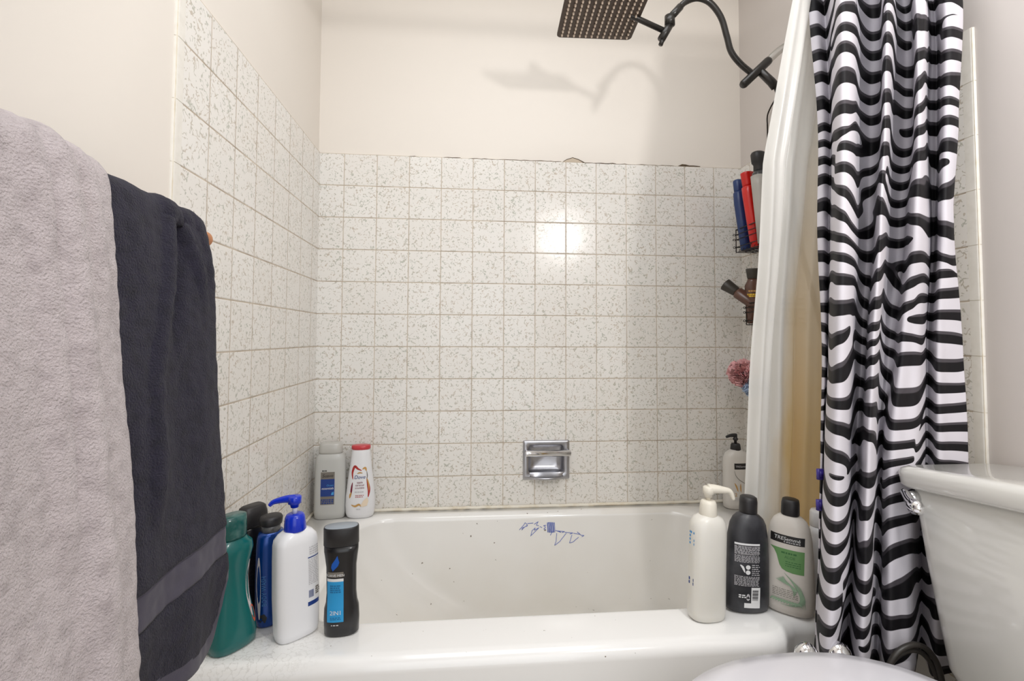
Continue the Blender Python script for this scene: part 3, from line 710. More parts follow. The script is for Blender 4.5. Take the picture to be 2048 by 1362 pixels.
l.rect(x0, x1, 0.1415, 0.1455, ink['white'], 8, 1); l.lines(x0, x1, 0.122, 0.140, 8, ink['lgrey'], 0.5); l.lines(x0, x1, 0.106, 0.121, 6, ink['lgrey'], 0.45)
for z in (0.097, 0.0865):
    l.poly([(-0.0105 + 0.0048*math.cos(a*PI/8), z + 0.0046*math.sin(a*PI/8)) for a in range(16)], ink['white'])
l.ribbon([(-0.026,0.101),(-0.021,0.096),(-0.017,0.086)], 0.0022, ink['white']); l.lines(-0.003, x1, 0.080, 0.104, 6, ink['lgrey'], 0.4); l.lines(x0, x1, 0.058, 0.079, 8, ink['lgrey'], 0.45)
l.rect(-0.003, 0.016, 0.024, 0.056, ink['white'], 5, 5); l.rect(-0.017, 0.016, 0.014, 0.024, ink['white'], 6, 2)
for k in range(9): l.rect(-0.001, 0.0115, 0.030 + 0.0024*k, 0.0308 + 0.0024*k + 0.0004*(k % 3), ink['black'], 3, 1)
l.ribbon([(-0.013,0.036),(-0.010,0.042),(-0.007,0.036)], 0.0016, ink['lgrey']); l.ribbon([(-0.007,0.034),(-0.010,0.031),(-0.013,0.034)], 0.0014, ink['lgrey']); l.lines(-0.028, -0.014, 0.034, 0.042, 2, ink['white'], 0.6)
l.build(t)
# -- white bottle, black cap, green panel
t = thing('conditioner_bottle', 'white bottle with a black cap and green label panel beside the zebra curtain', 'bottle', (1.188, -0.690, RIM + 0.001), (0, 0.035, -0.72))
part([body_rings(p, 2.3)], 'bottle_body', mat('grubby_white_plastic', rgb(220,214,206), 0.35, vary=(14, 0.45, rgb(196,186,174))), t)
part([[srect(0,0,r,r,32,2.4,z) for z, r in ((0.203,0.0165),(0.205,0.0178),(0.228,0.0172),(0.235,0.0158),(0.2365,0.0130))]], 'screw_cap', M['capblack'], t)
l = Label(p, 2.3)
l.rect(-0.034, 0.030, 0.148, 0.165, ink['black'], 10, 3); l.text('TRESemmé', -0.002, 0.1545, 0.0105, ink['white'], shear=0.1); l.lines(-0.008, 0.024, 0.1495, 0.1535, 1, ink['lgrey'], 0.5)
l.shape([(0.090,0.010,0.030),(0.0915,-0.002,0.030),(0.095,-0.010,0.030),(0.102,-0.015,0.030),(0.112,-0.018,0.030),(0.122,-0.021,0.030),(0.131,-0.026,0.030),(0.137,-0.034,0.030)], ink['green'])
l.lines(-0.012, 0.016, 0.126, 0.132, 1, ink['dgreen'], 0.6); l.text('ALOE', 0.004, 0.118, 0.008, ink['dgreen']); l.lines(-0.004, 0.024, 0.101, 0.114, 3, ink['dgreen'], 0.35)
for k in range(16):
    a = 0.2 + 0.085*k
    l.ribbon([(-0.006 + 0.002*k, 0.088 - 0.0015*k), (0.014 + 0.0012*k, 0.066 - 0.002*k), (0.030 - 0.001*k, 0.040 - 0.001*k), (0.034 - 0.003*k, 0.022)], 0.0007, ink['pale'])
for k in range(9): l.ribbon([(-0.008 - 0.0015*k, 0.080 - 0.001*k), (-0.001 + 0.002*k, 0.070 - 0.0012*k), (0.012, 0.060 - 0.002*k)], 0.0011, ink['pale'])
l.lines(-0.026, 0.020, 0.038, 0.056, 5, ink['grey'], 0.3)
for k in range(10): l.ribbon([(-0.030 + 0.005*k, 0.026), (-0.024 + 0.005*k, 0.032), (-0.018 + 0.005*k, 0.027)], 0.0016, ink['pale'])
l.build(t)
# -- plain white bottle tucked behind the curtain
t = thing('white_bottle', 'plain white bottle mostly hidden behind the zebra curtain edge', 'bottle', (1.262, -0.690, RIM), (0, 0.02, 0))
p2 = [(0,0.018,0.016),(0.004,0.0215,0.019),(0.03,0.0225,0.020),(0.16,0.0215,0.019),(0.175,0.0205,0.018)]
part([body_rings(p2, 2.2)], 'bottle_body', M['white'], t)
part([body_rings([(0.175,0.020,0.0178),(0.177,0.0212,0.019),(0.205,0.0205,0.0185),(0.210,0.018,0.016)], 2.2)], 'cap', M['white'], t)
# -- pump bottle in the back right corner
t = thing('pump_bottle', 'white bottle with a thin black pump in the back right corner of the tub', 'bottle', (1.430, -0.062, RIM), (0, 0, 0.0))
p3 = [(0,0.038,0.024),(0.004,0.043,0.028),(0.02,0.0445,0.029),(0.14,0.0440,0.0285),(0.172,0.0420,0.0275),(0.186,0.0350,0.024),(0.195,0.0220,0.018),(0.198,0.017,0.016)]
part([body_rings(p3, 2.4)], 'bottle_body', mat('offwhite_plastic', rgb(214,210,204), 0.35), t)
pump(t, 0.197, M['capblack'], M['capblack'], nr=0.0062, spout=0.034, ang=PI, coll=0.0155, collh=0.022, stemh=0.016, droop=0.002)
l = Label(p3, 2.4)
l.rect(-0.020, 0.030, 0.136, 0.156, ink['black'], 8, 2); l.text('TRESemmé', 0.005, 0.1425, 0.0092, ink['lgrey'])
l.ribbon([(-0.020,0.132),(-0.016,0.116),(-0.006,0.103),(0.010,0.092),(0.030,0.082)], 0.0009, ink['grey'])
l.ribbon([(-0.020,0.090),(-0.014,0.078),(-0.009,0.062)], 0.0022, ink['gold']); l.ribbon([(0.000,0.088),(0.000,0.074),(0.001,0.060)], 0.0020, ink['gold']); l.text('2', -0.016, 0.046, 0.016, ink['gold'])
l.lines(-0.020, 0.02, 0.030, 0.042, 3, ink['lgrey'], 0.4)
l.build(t)

# ------------------------------------------------------------------ wire caddy on the right wall
cd = thing('shower_caddy', 'two-tier black wire shower caddy on the right tiled wall behind the liner', 'caddy', (W, -0.235, 1.0))
def basket(name, xw, y0, y1, z0, zs):
    b = B()
    for k, z in enumerate(zs):
        b.tube([(-0.006, y0, z), (-xw, y0, z), (-xw, y1, z), (-0.006, y1, z)], 0.0016 if k else 0.0022, 6)
    n = 12
    for i in range(n + 1):
        y = y0 + (y1 - y0)*i/n
        b.tube([(-0.006, y, z0), (-xw, y, z0), (-xw - 0.0015, y, z0 + 0.004), (-xw + 0.002, y, zs[-1] if i % 4 == 0 else z0 + 0.006)], 0.0014, 6)
    for x in (-0.03, -0.055, -xw): b.tube([(x, y0, z0 - 0.001), (x, y1, z0 - 0.001)], 0.0014, 6)
    for y in (y0, y1):
        b.tube([(-xw, y, z0), (-xw, y, zs[0])], 0.0018, 6)
        for z in zs[1:]:                       # little curled wire ends
            b.tube([(-xw - 0.004 + 0.004*math.cos(a*PI/6), y + 0.004, z + 0.003*math.sin(a*PI/6)) for a in range(13)], 0.0011, 5)
    b.build(name, M['wire'], cd)
basket('basket', 0.080, 0.130, -0.130, 0.285, (0.362, 0.345, 0.328, 0.302))
basket('basket', 0.062, 0.105, -0.105, 0.037, (0.108, 0.094, 0.078, 0.050))
b = B()
for y in (0.06, -0.06): b.tube([(-0.005, y, 0.03), (-0.005, y, 0.70)], 0.0024, 8)
b.tube(catmull([(-0.005,0.06,0.70),(-0.005,0.055,0.74),(-0.005,0,0.77),(-0.005,-0.055,0.74),(-0.005,-0.06,0.70)], 6), 0.0024, 8)
b.build('back_frame', M['wire'], cd)
def caddy_bottle(name, label, base, top, prof, cap, mats, n=2.4, yaw=0.0, caplabel=None):
    base, top = Vector(base), Vector(top); d = (top - base)
    t = thing(name, label, 'bottle', base)
    q = Vector((0,0,1)).rotation_difference(d.normalized()) @ Matrix.Rotation(yaw, 3, 'Z').to_quaternion()
    t.rotation_euler = q.to_euler()
    part([body_rings(prof, n)], 'bottle_body', mats[0], t); part([body_rings(cap, n)], 'cap', mats[1], t, label=caplabel)
    return t
pb = [(0,0.024,0.015),(0.003,0.027,0.018),(0.10,0.028,0.0185),(0.165,0.0285,0.0185),(0.200,0.026,0.017),(0.206,0.022,0.015)]
cb = [(0.206,0.020,0.0145),(0.208,0.021,0.015),(0.243,0.0205,0.0145),(0.247,0.018,0.012)]
caddy_bottle('shampoo_bottle', 'navy blue bottle at the left end of the upper wire basket', (1.448,-0.128,1.289), (1.428,-0.105,1.54), pb, cb, (mat('navy_plastic', rgb(30,54,104), 0.35), mat('navy_cap', rgb(34,58,108), 0.35)), yaw=0.35)
pr = [(0,0.024,0.016),(0.003,0.027,0.0195),(0.10,0.0285,0.0205),(0.180,0.0300,0.0205),(0.203,0.0290,0.020),(0.206,0.026,0.018)]
cr_ = [(0.206,0.0235,0.017),(0.214,0.0245,0.0175),(0.247,0.0255,0.018),(0.252,0.0262,0.0185),(0.2545,0.0245,0.017)]
caddy_bottle('shampoo_bottle', 'bright red bottle in the upper wire basket', (1.449,-0.186,1.289), (1.430,-0.160,1.54), pr, cr_, (mat('red_plastic', rgb(206,24,16), 0.3, coat=0.2), mat('red_plastic_cap', rgb(200,26,18), 0.3)), yaw=0.35)
pk = [(0,0.028,0.016),(0.003,0.031,0.020),(0.10,0.033,0.021),(0.190,0.034,0.021),(0.230,0.030,0.019),(0.240,0.020,0.016)]
ck = [(0.239,0.019,0.016),(0.243,0.020,0.017),(0.262,0.018,0.016),(0.268,0.024,0.019),(0.296,0.025,0.0195),(0.302,0.022,0.016)]
t = caddy_bottle('shampoo_bottle', 'tall black and grey bottle beside the red one in the upper wire basket', (1.447,-0.240,1.289), (1.432,-0.215,1.60), pk, ck, (mat('charcoal_plastic', rgb(60,62,64), 0.25, coat=0.2), M['capblack']), yaw=0.35)
b = B(); b.loft([[(x*1.01, y*1.02, z) for x, y, z in srect(-0.0145,0,0.0205,0.0185,40,2.4,z_)] for z_ in (0.004, 0.10, 0.19, 0.222)]); o = b.build('grey_side', mat('pale_grey_plastic', rgb(176,172,166), 0.35), t); o['label'] = 'pale grey side of the bottle'
br = mat('brown_plastic', rgb(92,62,50), 0.25, coat=0.2); bc = mat('dark_olive_cap', rgb(58,54,48), 0.35)
pbn = [(0,0.016,0.012),(0.003,0.019,0.0145),(0.06,0.0225,0.017),(0.115,0.0255,0.0185),(0.128,0.0260,0.0185),(0.142,0.0190,0.0150),(0.150,0.0165,0.0135)]
cbn = [(0.150,0.0165,0.0140),(0.153,0.0180,0.0150),(0.180,0.0225,0.0185),(0.184,0.0225,0.0185)]
t = caddy_bottle('oil_bottle', 'brown bottle with gold lettering upright in the lower wire basket', (1.458,-0.132,1.041), (1.456,-0.140,1.225), pbn, cbn, (br, bc), yaw=-0.35)
l = Label(pbn, 2.4); l.lines(-0.017, 0.017, 0.105, 0.112, 1, ink['gold'], 0.7); l.lines(-0.020, 0.018, 0.088, 0.100, 2, ink['yellow'], 0.8); l.lines(-0.018, 0.016, 0.066, 0.084, 4, ink['lgrey'], 0.35); l.build(t)
caddy_bottle('oil_bottle', 'brown bottle tipped over sideways out of the lower wire basket', (1.476,-0.165,1.085), (1.405,-0.098,1.160), [(0,0.016,0.012),(0.003,0.019,0.0145),(0.06,0.021,0.016),(0.10,0.021,0.016),(0.106,0.016,0.0135)], [(0.105,0.015,0.0135),(0.108,0.0165,0.0150),(0.148,0.0215,0.0185),(0.152,0.0215,0.0185)], (br, bc))

# ------------------------------------------------------------------ mesh bath puffs
def puff(name, label, c, r, m, seed, hang):
    rnd = random.Random(seed); b = B()
    for k in range(75):
        d = Vector((rnd.gauss(0,1), rnd.gauss(0,1), rnd.gauss(0,1))).normalized()
        u = d.orthogonal().normalized(); v = d.cross(u); rot = rnd.uniform(0, 2*PI)
        u, v = u*math.cos(rot) + v*math.sin(rot), v*math.cos(rot) - u*math.sin(rot)
        n = 16; R0 = r*rnd.uniform(0.78, 1.1); wd = r*rnd.uniform(0.35, 0.6); vs = []
        for i in range(n + 1):
            s = i/n - 0.5; wv = math.sin(i*2.1 + k)*0.13*r
            base = d*(R0*0.25) + u*(s*wd*0.5)
            tip = d*(R0 + 0.08*r*math.sin(i*1.7 + k)) + u*(s*wd*2.0) + v*(wv*2)
            mid = (base + tip)*0.5 + v*wv
            vs += [base, mid, tip]
        fs = []
        for i in range(n):
            for q in range(2): fs.append((3*i+q, 3*i+q+1, 3*i+q+4, 3*i+q+3))
        b.add(vs, fs)
    o = b.build('mesh_ruffle', m); t = thing(name, label, 'bath puff', c); o.parent = t
    b = B(); b.tube([Vector(p_) - Vector(c) for p_ in hang], 0.0016, 6); b.build('hanging_cord', mat('white_cord', rgb(225,222,220), 0.7), t)
pm = mat('coral_mesh', rgb(252,196,198), 0.6, trans=0.0); bm_ = mat('light_blue_mesh', rgb(204,222,246), 0.6)
puff('bath_puff', 'coral pink mesh bath puff hanging below the wire caddy', (1.434,-0.110,0.872), 0.044, pm, 3, [(1.440,-0.105,0.90), (1.448,-0.12,0.98), (1.455,-0.131,1.036)])
puff('bath_puff', 'pale blue mesh bath puff hanging just under the pink one', (1.456,-0.135,0.832), 0.036, bm_, 5, [(1.456,-0.135,0.86), (1.462,-0.150,0.96), (1.462,-0.166,1.036)])

# ------------------------------------------------------------------ shower head
YS = -0.46
sh = thing('shower', 'black square rain shower head on a curved arm from the right wall', 'shower', (W, YS, 1.865))
def loc(p): return (p[0] - W, p[1] - YS, p[2] - 1.865)
hx, hy, hz = 0.848, -0.458, 1.846
b = B()
def hp(ring): return ring
hh = 0.106; hd = 0.090
rngs = [rrect(-hh, hh, -hd, hd, 0.012, 0.0), rrect(-hh, hh, -hd, hd, 0.012, 0.004), rrect(-hh+.002, hh-.002, -hd+.002, hd-.002, 0.012, 0.0075), rrect(-0.03, 0.03, -0.03, 0.03, 0.02, 0.010)]
b.loft([[p_ for p_ in r_] for r_ in rngs], 0, True, True, True, False)
b.loft([srect(0,0,r,r,24,2,z) for z, r in ((0.009,0.022),(0.022,0.018),(0.034,0.012))])
b.ball((0,0,0.042), 0.014)
headrot = (-0.085, 0.0, -0.035)
head = b.build('shower_head', M['headplate'], sh, loc((hx, hy, hz)), headrot)
b = B()
for i in range(12):
    for j in range(12):
        x = -0.092 + 0.184*i/11; y = -0.077 + 0.154*j/11
        b.loft([srect(x,y,r,r,8,2,z) for z, r in ((-0.0072,0.0014),(-0.0062,0.0024),(0.0,0.0034))])
b.build('nozzle_grid', M['nozzle'], head)
b = B()           # connecting stem from ball joint to swivel, then swivel lever
b.tube([loc((hx, hy, hz+0.040)), loc((0.93, YS, 1.850)), loc((1.026, YS, 1.812))], 0.0075, 14)
b.build('head_stem', M['blackmetal'], sh)
b = B()
b.tube([loc((1.010, YS, 1.775)), loc((1.018, YS, 1.795))], 0.006, 12); b.tube([loc((1.012, YS, 1.790)), loc((1.038, YS, 1.835))], 0.0105, 16)
b.tube([loc((1.036, YS, 1.830)), loc((1.036, YS, 1.856))], 0.0135, 18)
b.tube([loc((1.038, YS, 1.852)), loc((1.066, YS, 1.884))], 0.0100, 14)
b.build('swivel_joint', M['blackmetal'], sh)
arm = catmull([(1.060,YS,1.876),(1.079,YS,1.897),(1.114,YS,1.911),(1.150,YS,1.900),(1.180,YS,1.862),(1.196,YS,1.810),(1.208,YS,1.768),(1.235,YS,1.735),(1.275,YS,1.705)], 8)
b = B(); b.tube([loc(p_) for p_ in arm], 0.0082, 14); b.build('curved_arm', M['blackmetal'], sh)
b = B()           # straight black diverter body
b.tube([loc(p_) for p_ in ((1.238,YS,1.676),(1.242,YS,1.680),(1.312,YS,1.747),(1.316,YS,1.751))], [0.009,0.0115,0.0115,0.0105], 18)
b.tube([loc(p_) for p_ in ((1.290,YS,1.718),(1.322,YS,1.690),(1.334,YS,1.676))], [0.0105,0.0115,0.0115], 16)
b.build('diverter', M['blackmetal'], sh)
b = B()
b.tube([loc(p_) for p_ in catmull([(1.330,YS,1.682),(1.342,YS,1.655),(1.342,YS-0.005,1.58),(1.37,YS-0.02,1.30),(1.43,YS-0.02,1.05),(1.465,YS,0.98)], 8)], 0.0068, 10)
b.build('hand_shower_hose', M['blackmetal'], sh)
b = B(); b.tube([loc(p_) for p_ in catmull([(1.310,YS,1.745),(1.330,YS,1.765),(1.355,YS,1.786),(1.400,YS,1.812),(W,YS,1.850)], 6)], 0.0098, 16)
b.tube([loc((W-0.008,YS,1.847)), loc((W+0.004,YS,1.851))], 0.028, 24); b.build('wall_pipe', M['steel'], sh)

# ------------------------------------------------------------------ rod, liner, zebra curtain
rod = thing('curtain_rod', 'white shower curtain rod spanning the alcove above the tub', 'curtain rod', (0, -0.775, 1.916))
b = B(); b.tube([(0.004,0,0),(W-0.004,0,0)], 0.0125, 18); b.build('rod_tube', M['rodwhite'], rod)
for x in (0.006, W - 0.006):
    b = B(); b.tube([(x-0.006,0,0),(x+0.006,0,0)], 0.022, 20); b.build('end_cup', M['rodwhite'], rod)
CURT = [(1.665,[(1.196,-0.779),(1.209,-0.786),(1.239,-0.771),(1.213,-0.823),(1.187,-0.867),(1.19,-0.882),(1.219,-0.867),(1.265,-0.823),(1.291,-0.802),(1.319,-0.791),(1.328,-0.802),(1.315,-0.823),(1.28,-0.867),(1.275,-0.882),(1.299,-0.867),(1.347,-0.823),(1.371,-0.802),(1.396,-0.791),(1.4,-0.802),(1.384,-0.823),(1.346,-0.867),(1.355,-0.868),(1.367,-0.867),(1.417,-0.823),(1.443,-0.802),(1.452,-0.8),(1.458,-0.802),(1.444,-0.82),(1.415,-0.856),(1.418,-0.868),(1.435,-0.867),(1.452,-0.861)]),(1.412,[(1.211,-0.779),(1.219,-0.786),(1.245,-0.771),(1.21,-0.823),(1.184,-0.867),(1.187,-0.882),(1.215,-0.867),(1.261,-0.823),(1.286,-0.802),(1.312,-0.791),(1.319,-0.802),(1.31,-0.823),(1.274,-0.867),(1.266,-0.882),(1.287,-0.867),(1.332,-0.823),(1.358,-0.802),(1.387,-0.791),(1.395,-0.802),(1.38,-0.823),(1.341,-0.867),(1.335,-0.882),(1.359,-0.867),(1.408,-0.823),(1.433,-0.802),(1.444,-0.8),(1.453,-0.802),(1.439,-0.82),(1.408,-0.856),(1.407,-0.868),(1.421,-0.867),(1.436,-0.861)]),(1.213,[(1.205,-0.779),(1.213,-0.786),(1.237,-0.771),(1.203,-0.823),(1.178,-0.867),(1.181,-0.882),(1.211,-0.867),(1.256,-0.823),(1.28,-0.802),(1.303,-0.791),(1.306,-0.802),(1.292,-0.823),(1.259,-0.867),(1.252,-0.882),(1.273,-0.867),(1.319,-0.823),(1.344,-0.802),(1.369,-0.791),(1.375,-0.802),(1.36,-0.823),(1.326,-0.867),(1.326,-0.882),(1.356,-0.867),(1.409,-0.823),(1.433,-0.802),(1.439,-0.8),(1.442,-0.802),(1.428,-0.82),(1.396,-0.856),(1.394,-0.868),(1.406,-0.867),(1.419,-0.861)]),(0.97,[(1.21,-0.779),(1.211,-0.786),(1.229,-0.771),(1.192,-0.823),(1.167,-0.867),(1.171,-0.882),(1.199,-0.867),(1.243,-0.823),(1.266,-0.802),(1.284,-0.791),(1.285,-0.802),(1.269,-0.823),(1.236,-0.867),(1.231,-0.882),(1.252,-0.867),(1.295,-0.823),(1.319,-0.802),(1.342,-0.791),(1.345,-0.802),(1.332,-0.823),(1.321,-0.845),(1.34,-0.845),(1.358,-0.845),(1.391,-0.823),(1.414,-0.802),(1.419,-0.8),(1.42,-0.802),(1.41,-0.82),(1.395,-0.845),(1.415,-0.845),(1.435,-0.845),(1.448,-0.845)]),(0.778,[(1.203,-0.779),(1.201,-0.786),(1.217,-0.771),(1.179,-0.823),(1.155,-0.867),(1.159,-0.882),(1.187,-0.867),(1.231,-0.823),(1.254,-0.802),(1.269,-0.791),(1.266,-0.802),(1.252,-0.823),(1.221,-0.867),(1.217,-0.882),(1.24,-0.867),(1.284,-0.823),(1.306,-0.802),(1.322,-0.791),(1.316,-0.802),(1.3,-0.823),(1.295,-0.845),(1.321,-0.845),(1.346,-0.845),(1.383,-0.823),(1.406,-0.802),(1.412,-0.8),(1.413,-0.802),(1.404,-0.82),(1.391,-0.845),(1.414,-0.845),(1.436,-0.845),(1.451,-0.845)]),(0.591,[(1.195,-0.779),(1.191,-0.786),(1.205,-0.771),(1.168,-0.823),(1.146,-0.867),(1.15,-0.882),(1.18,-0.867),(1.225,-0.823),(1.246,-0.802),(1.258,-0.791),(1.252,-0.802),(1.237,-0.823),(1.208,-0.867),(1.206,-0.882),(1.23,-0.867),(1.273,-0.823),(1.296,-0.802),(1.312,-0.791),(1.308,-0.802),(1.292,-0.823),(1.285,-0.845),(1.307,-0.845),(1.329,-0.845),(1.363,-0.823),(1.388,-0.802),(1.404,-0.791),(1.398,-0.802),(1.389,-0.82),(1.378,-0.845),(1.403,-0.845),(1.428,-0.845),(1.445,-0.845)]),(0.415,[(1.184,-0.779),(1.179,-0.786),(1.191,-0.771),(1.155,-0.823),(1.131,-0.867),(1.133,-0.882),(1.158,-0.867),(1.2,-0.823),(1.229,-0.802),(1.242,-0.791),(1.238,-0.802),(1.223,-0.823),(1.195,-0.867),(1.195,-0.882),(1.219,-0.867),(1.264,-0.823),(1.288,-0.802),(1.305,-0.791),(1.302,-0.802),(1.287,-0.823),(1.28,-0.845),(1.302,-0.845),(1.324,-0.845),(1.358,-0.823),(1.382,-0.802),(1.398,-0.791),(1.393,-0.802),(1.384,-0.82),(1.373,-0.845),(1.397,-0.845),(1.422,-0.845),(1.438,-0.845)])]
lev = []
npt = len(CURT[0][1])
for z, row in CURT: lev.append((z, [(x, y) for x, y in row]))
# gathered top at the rod
top = [(1.885, [(1.20 + 0.275*i/(npt-1) + (x - 1.20 - 0.275*i/(npt-1))*0.55, -0.775 + (y + 0.83)*0.45) for i, (x, y) in enumerate(lev[0][1])])]
bot = [(0.372, [(x - 0.004, y) for x, y in lev[-1][1]])]
lev = top + lev + bot
SUB = 7; rows = 150
zs_ = [l_[0] for l_ in lev]
fine = [catmull(l_[1], SUB) for l_ in lev]
nu = len(fine[0]); vs = []; uvs = []
slen = [0.0]
ref = fine[3]
for i in range(1, nu): slen.append(slen[-1] + math.hypot(ref[i][0]-ref[i-1][0], ref[i][1]-ref[i-1][1]))
for j in range(rows + 1):
    z = zs_[0] + (zs_[-1] - zs_[0]) * j / rows
    k = 0
    while k < len(zs_) - 2 and z < zs_[k+1]: k += 1
    t_ = (zs_[k] - z) / (zs_[k] - zs_[k+1])
    a0, a1, a2, a3 = fine[max(k-1,0)], fine[k], fine[k+1], fine[min(k+2,len(fine)-1)]
    for i in range(nu):
        q = []
        for c in (0, 1):
            p1, p2 = a1[i][c], a2[i][c]; m1 = (a2[i][c]-a0[i][c])*0.5; m2 = (a3[i][c]-a1[i][c])*0.5
            h = t_
            q.append((2*h**3-3*h*h+1)*p1 + (h**3-2*h*h+h)*m1*0.6 + (-2*h**3+3*h*h)*p2 + (h**3-h*h)*m2*0.6)
        w = noise.noise(Vector((slen[i]*16, z*9, 3.0)))*0.0022 + noise.noise(Vector((slen[i]*30, z*26, 9.0)))*0.0008
        zz = z + (0.010*math.sin(slen[i]*40) if j == rows else 0)
        vs.append((q[0] + w*0.5, q[1] + w, zz)); uvs.append((slen[i], z))
fs = [(j*nu+i, j*nu+i+1, (j+1)*nu+i+1, (j+1)*nu+i) for j in range(rows) for i in range(nu-1)]
cur = thing('zebra_curtain', 'black and white zebra print shower curtain bunched at the right of the tub', 'curtain', (0,0,0))
b = B(); b.add(vs, fs, 0, True, uvs); o = b.build('curtain_fabric', M['zebra'], cur)
sol = o.modifiers.new('thick', 'SOLIDIFY'); sol.thickness = 0.0009
RX = [1.21 + 0.038*i for i in range(7)]
for x in RX:
    b = B(); b.tube([(x, -0.775 + 0.019*math.sin(a*PI/10), 1.913 + 0.024*math.cos(a*PI/10) - 0.010) for a in range(21)], 0.0022, 8); b.build('curtain_ring', M['chrome'], cur)

lin = thing('shower_liner', 'cloudy white vinyl shower liner with yellowed folds hanging inside the tub', 'shower liner', (0,0,0))
XL = [(0.30,1.108),(0.42,1.112),(0.63,1.130),(0.90,1.118),(1.12,1.116),(1.36,1.113),(1.52,1.133),(1.75,1.170),(1.90,1.190)]
YL = [(0.30,-0.600),(0.42,-0.605),(0.63,-0.626),(0.90,-0.680),(1.12,-0.720),(1.36,-0.755),(1.52,-0.775),(1.75,-0.790),(1.90,-0.782)]
b = B(); vs = []; uvs = []; nu, rows = 170, 90
for j in range(rows + 1):
    z = 1.895 - (1.895 - 0.33)*j/rows; xl = lerp_tab(XL, z); yl = lerp_tab(YL, z)
    for i in range(nu + 1):
        u = i / nu; x = xl + (1.455 - xl)*u
        f = 0.30 + 0.9*u
        ph = 2*PI*(5.2*u + 0.35*math.sin(4*u + z*0.9))
        y = yl + 0.016*math.sin(ph)*f + 0.006*math.sin(2.1*ph + 1.3 + z*2) + noise.noise(Vector((x*14, z*3.5, 5)))*0.008
        q_ = min(max((u - 0.04)/0.3, 0), 1); y += 0.05*q_*q_*(3 - 2*q_)*min(max((z - 0.6)/0.5, 0), 1)*min(max((1.93 - z)/0.12, 0.2), 1)
        if z < 0.6: y += 0.10 * max(0, u - 0.30) * min(1, (0.6 - z)/0.15)
        x2 = x + 0.010*math.cos(ph)*u
        vs.append((x2, y, z)); uvs.append((x - xl, z))
fs = [(j*(nu+1)+i, j*(nu+1)+i+1, (j+1)*(nu+1)+i+1, (j+1)*(nu+1)+i) for j in range(rows) for i in range(nu)]
b.add(vs, fs, 0, True, uvs); b.build('vinyl_sheet', M['liner'], lin)
for x in (1.232, 1.27, 1.31, 1.35, 1.39, 1.43):
    b = B(); b.tube([(x, -0.775 + 0.019*math.sin(a*PI/10), 1.913 + 0.024*math.cos(a*PI/10) - 0.010) for a in range(21)], 0.0018, 8); b.build('liner_hook', M['white'], lin)
for z, nm in ((0.727, 'small purple plastic clip higher on the zebra curtain edge'), (0.668, 'small purple plastic clip lower on the zebra curtain edge')):
    b = B(); b.loft([rrect(-0.007, 0.008, -0.004, 0.004, 0.003, zz, 3) for zz in (-0.010, 0.010)])
    b.loft([rrect(-0.004, 0.010, -0.0055, 0.0055, 0.003, zz, 3) for zz in (-0.004, 0.006)])
    o = b.build('curtain_clip', mat('purple_plastic', rgb(62,48,140), 0.35), None, (lerp_tab([(0.591,1.182),(0.778,1.189)], z), -0.797, z)); tag(o, nm, 'clip')

# ------------------------------------------------------------------ towel rail and towels (left wall)
rail = thing('towel_rail', 'orange wooden towel rail on the left wall under the towels', 'towel rail', (0.0, -1.20, 1.150))
b = B(); b.tube([(0.066,-0.40,0.0),(0.066,0.337,0.0),(0.066,0.342,0.0),(0.066,0.345,0.0)], [0.013,0.013,0.011,0.006], 20); b.build('rail_rod', M['wood'], rail)
for y in (0.26, -0.36):
    b = B(); b.loft([rrect(y-0.02, y+0.02, -0.03, 0.03, 0.006, z, 3) for z in (-0.006, 0.010)]); 
    b.v = [(z, x, y_) for x, y_, z in b.v]; b.tube([(0.006, y, 0), (0.07, y, 0)], 0.012, 14); b.build('rail_bracket', M['wood'], rail)
def towel_mat(name, c1, c2, sh_=0.3):
    m = mat(name, c1, 0.95, sheen=sh_, vary=(55, 0.8, c2), bump=(420, 0.9, 0.004)); return m
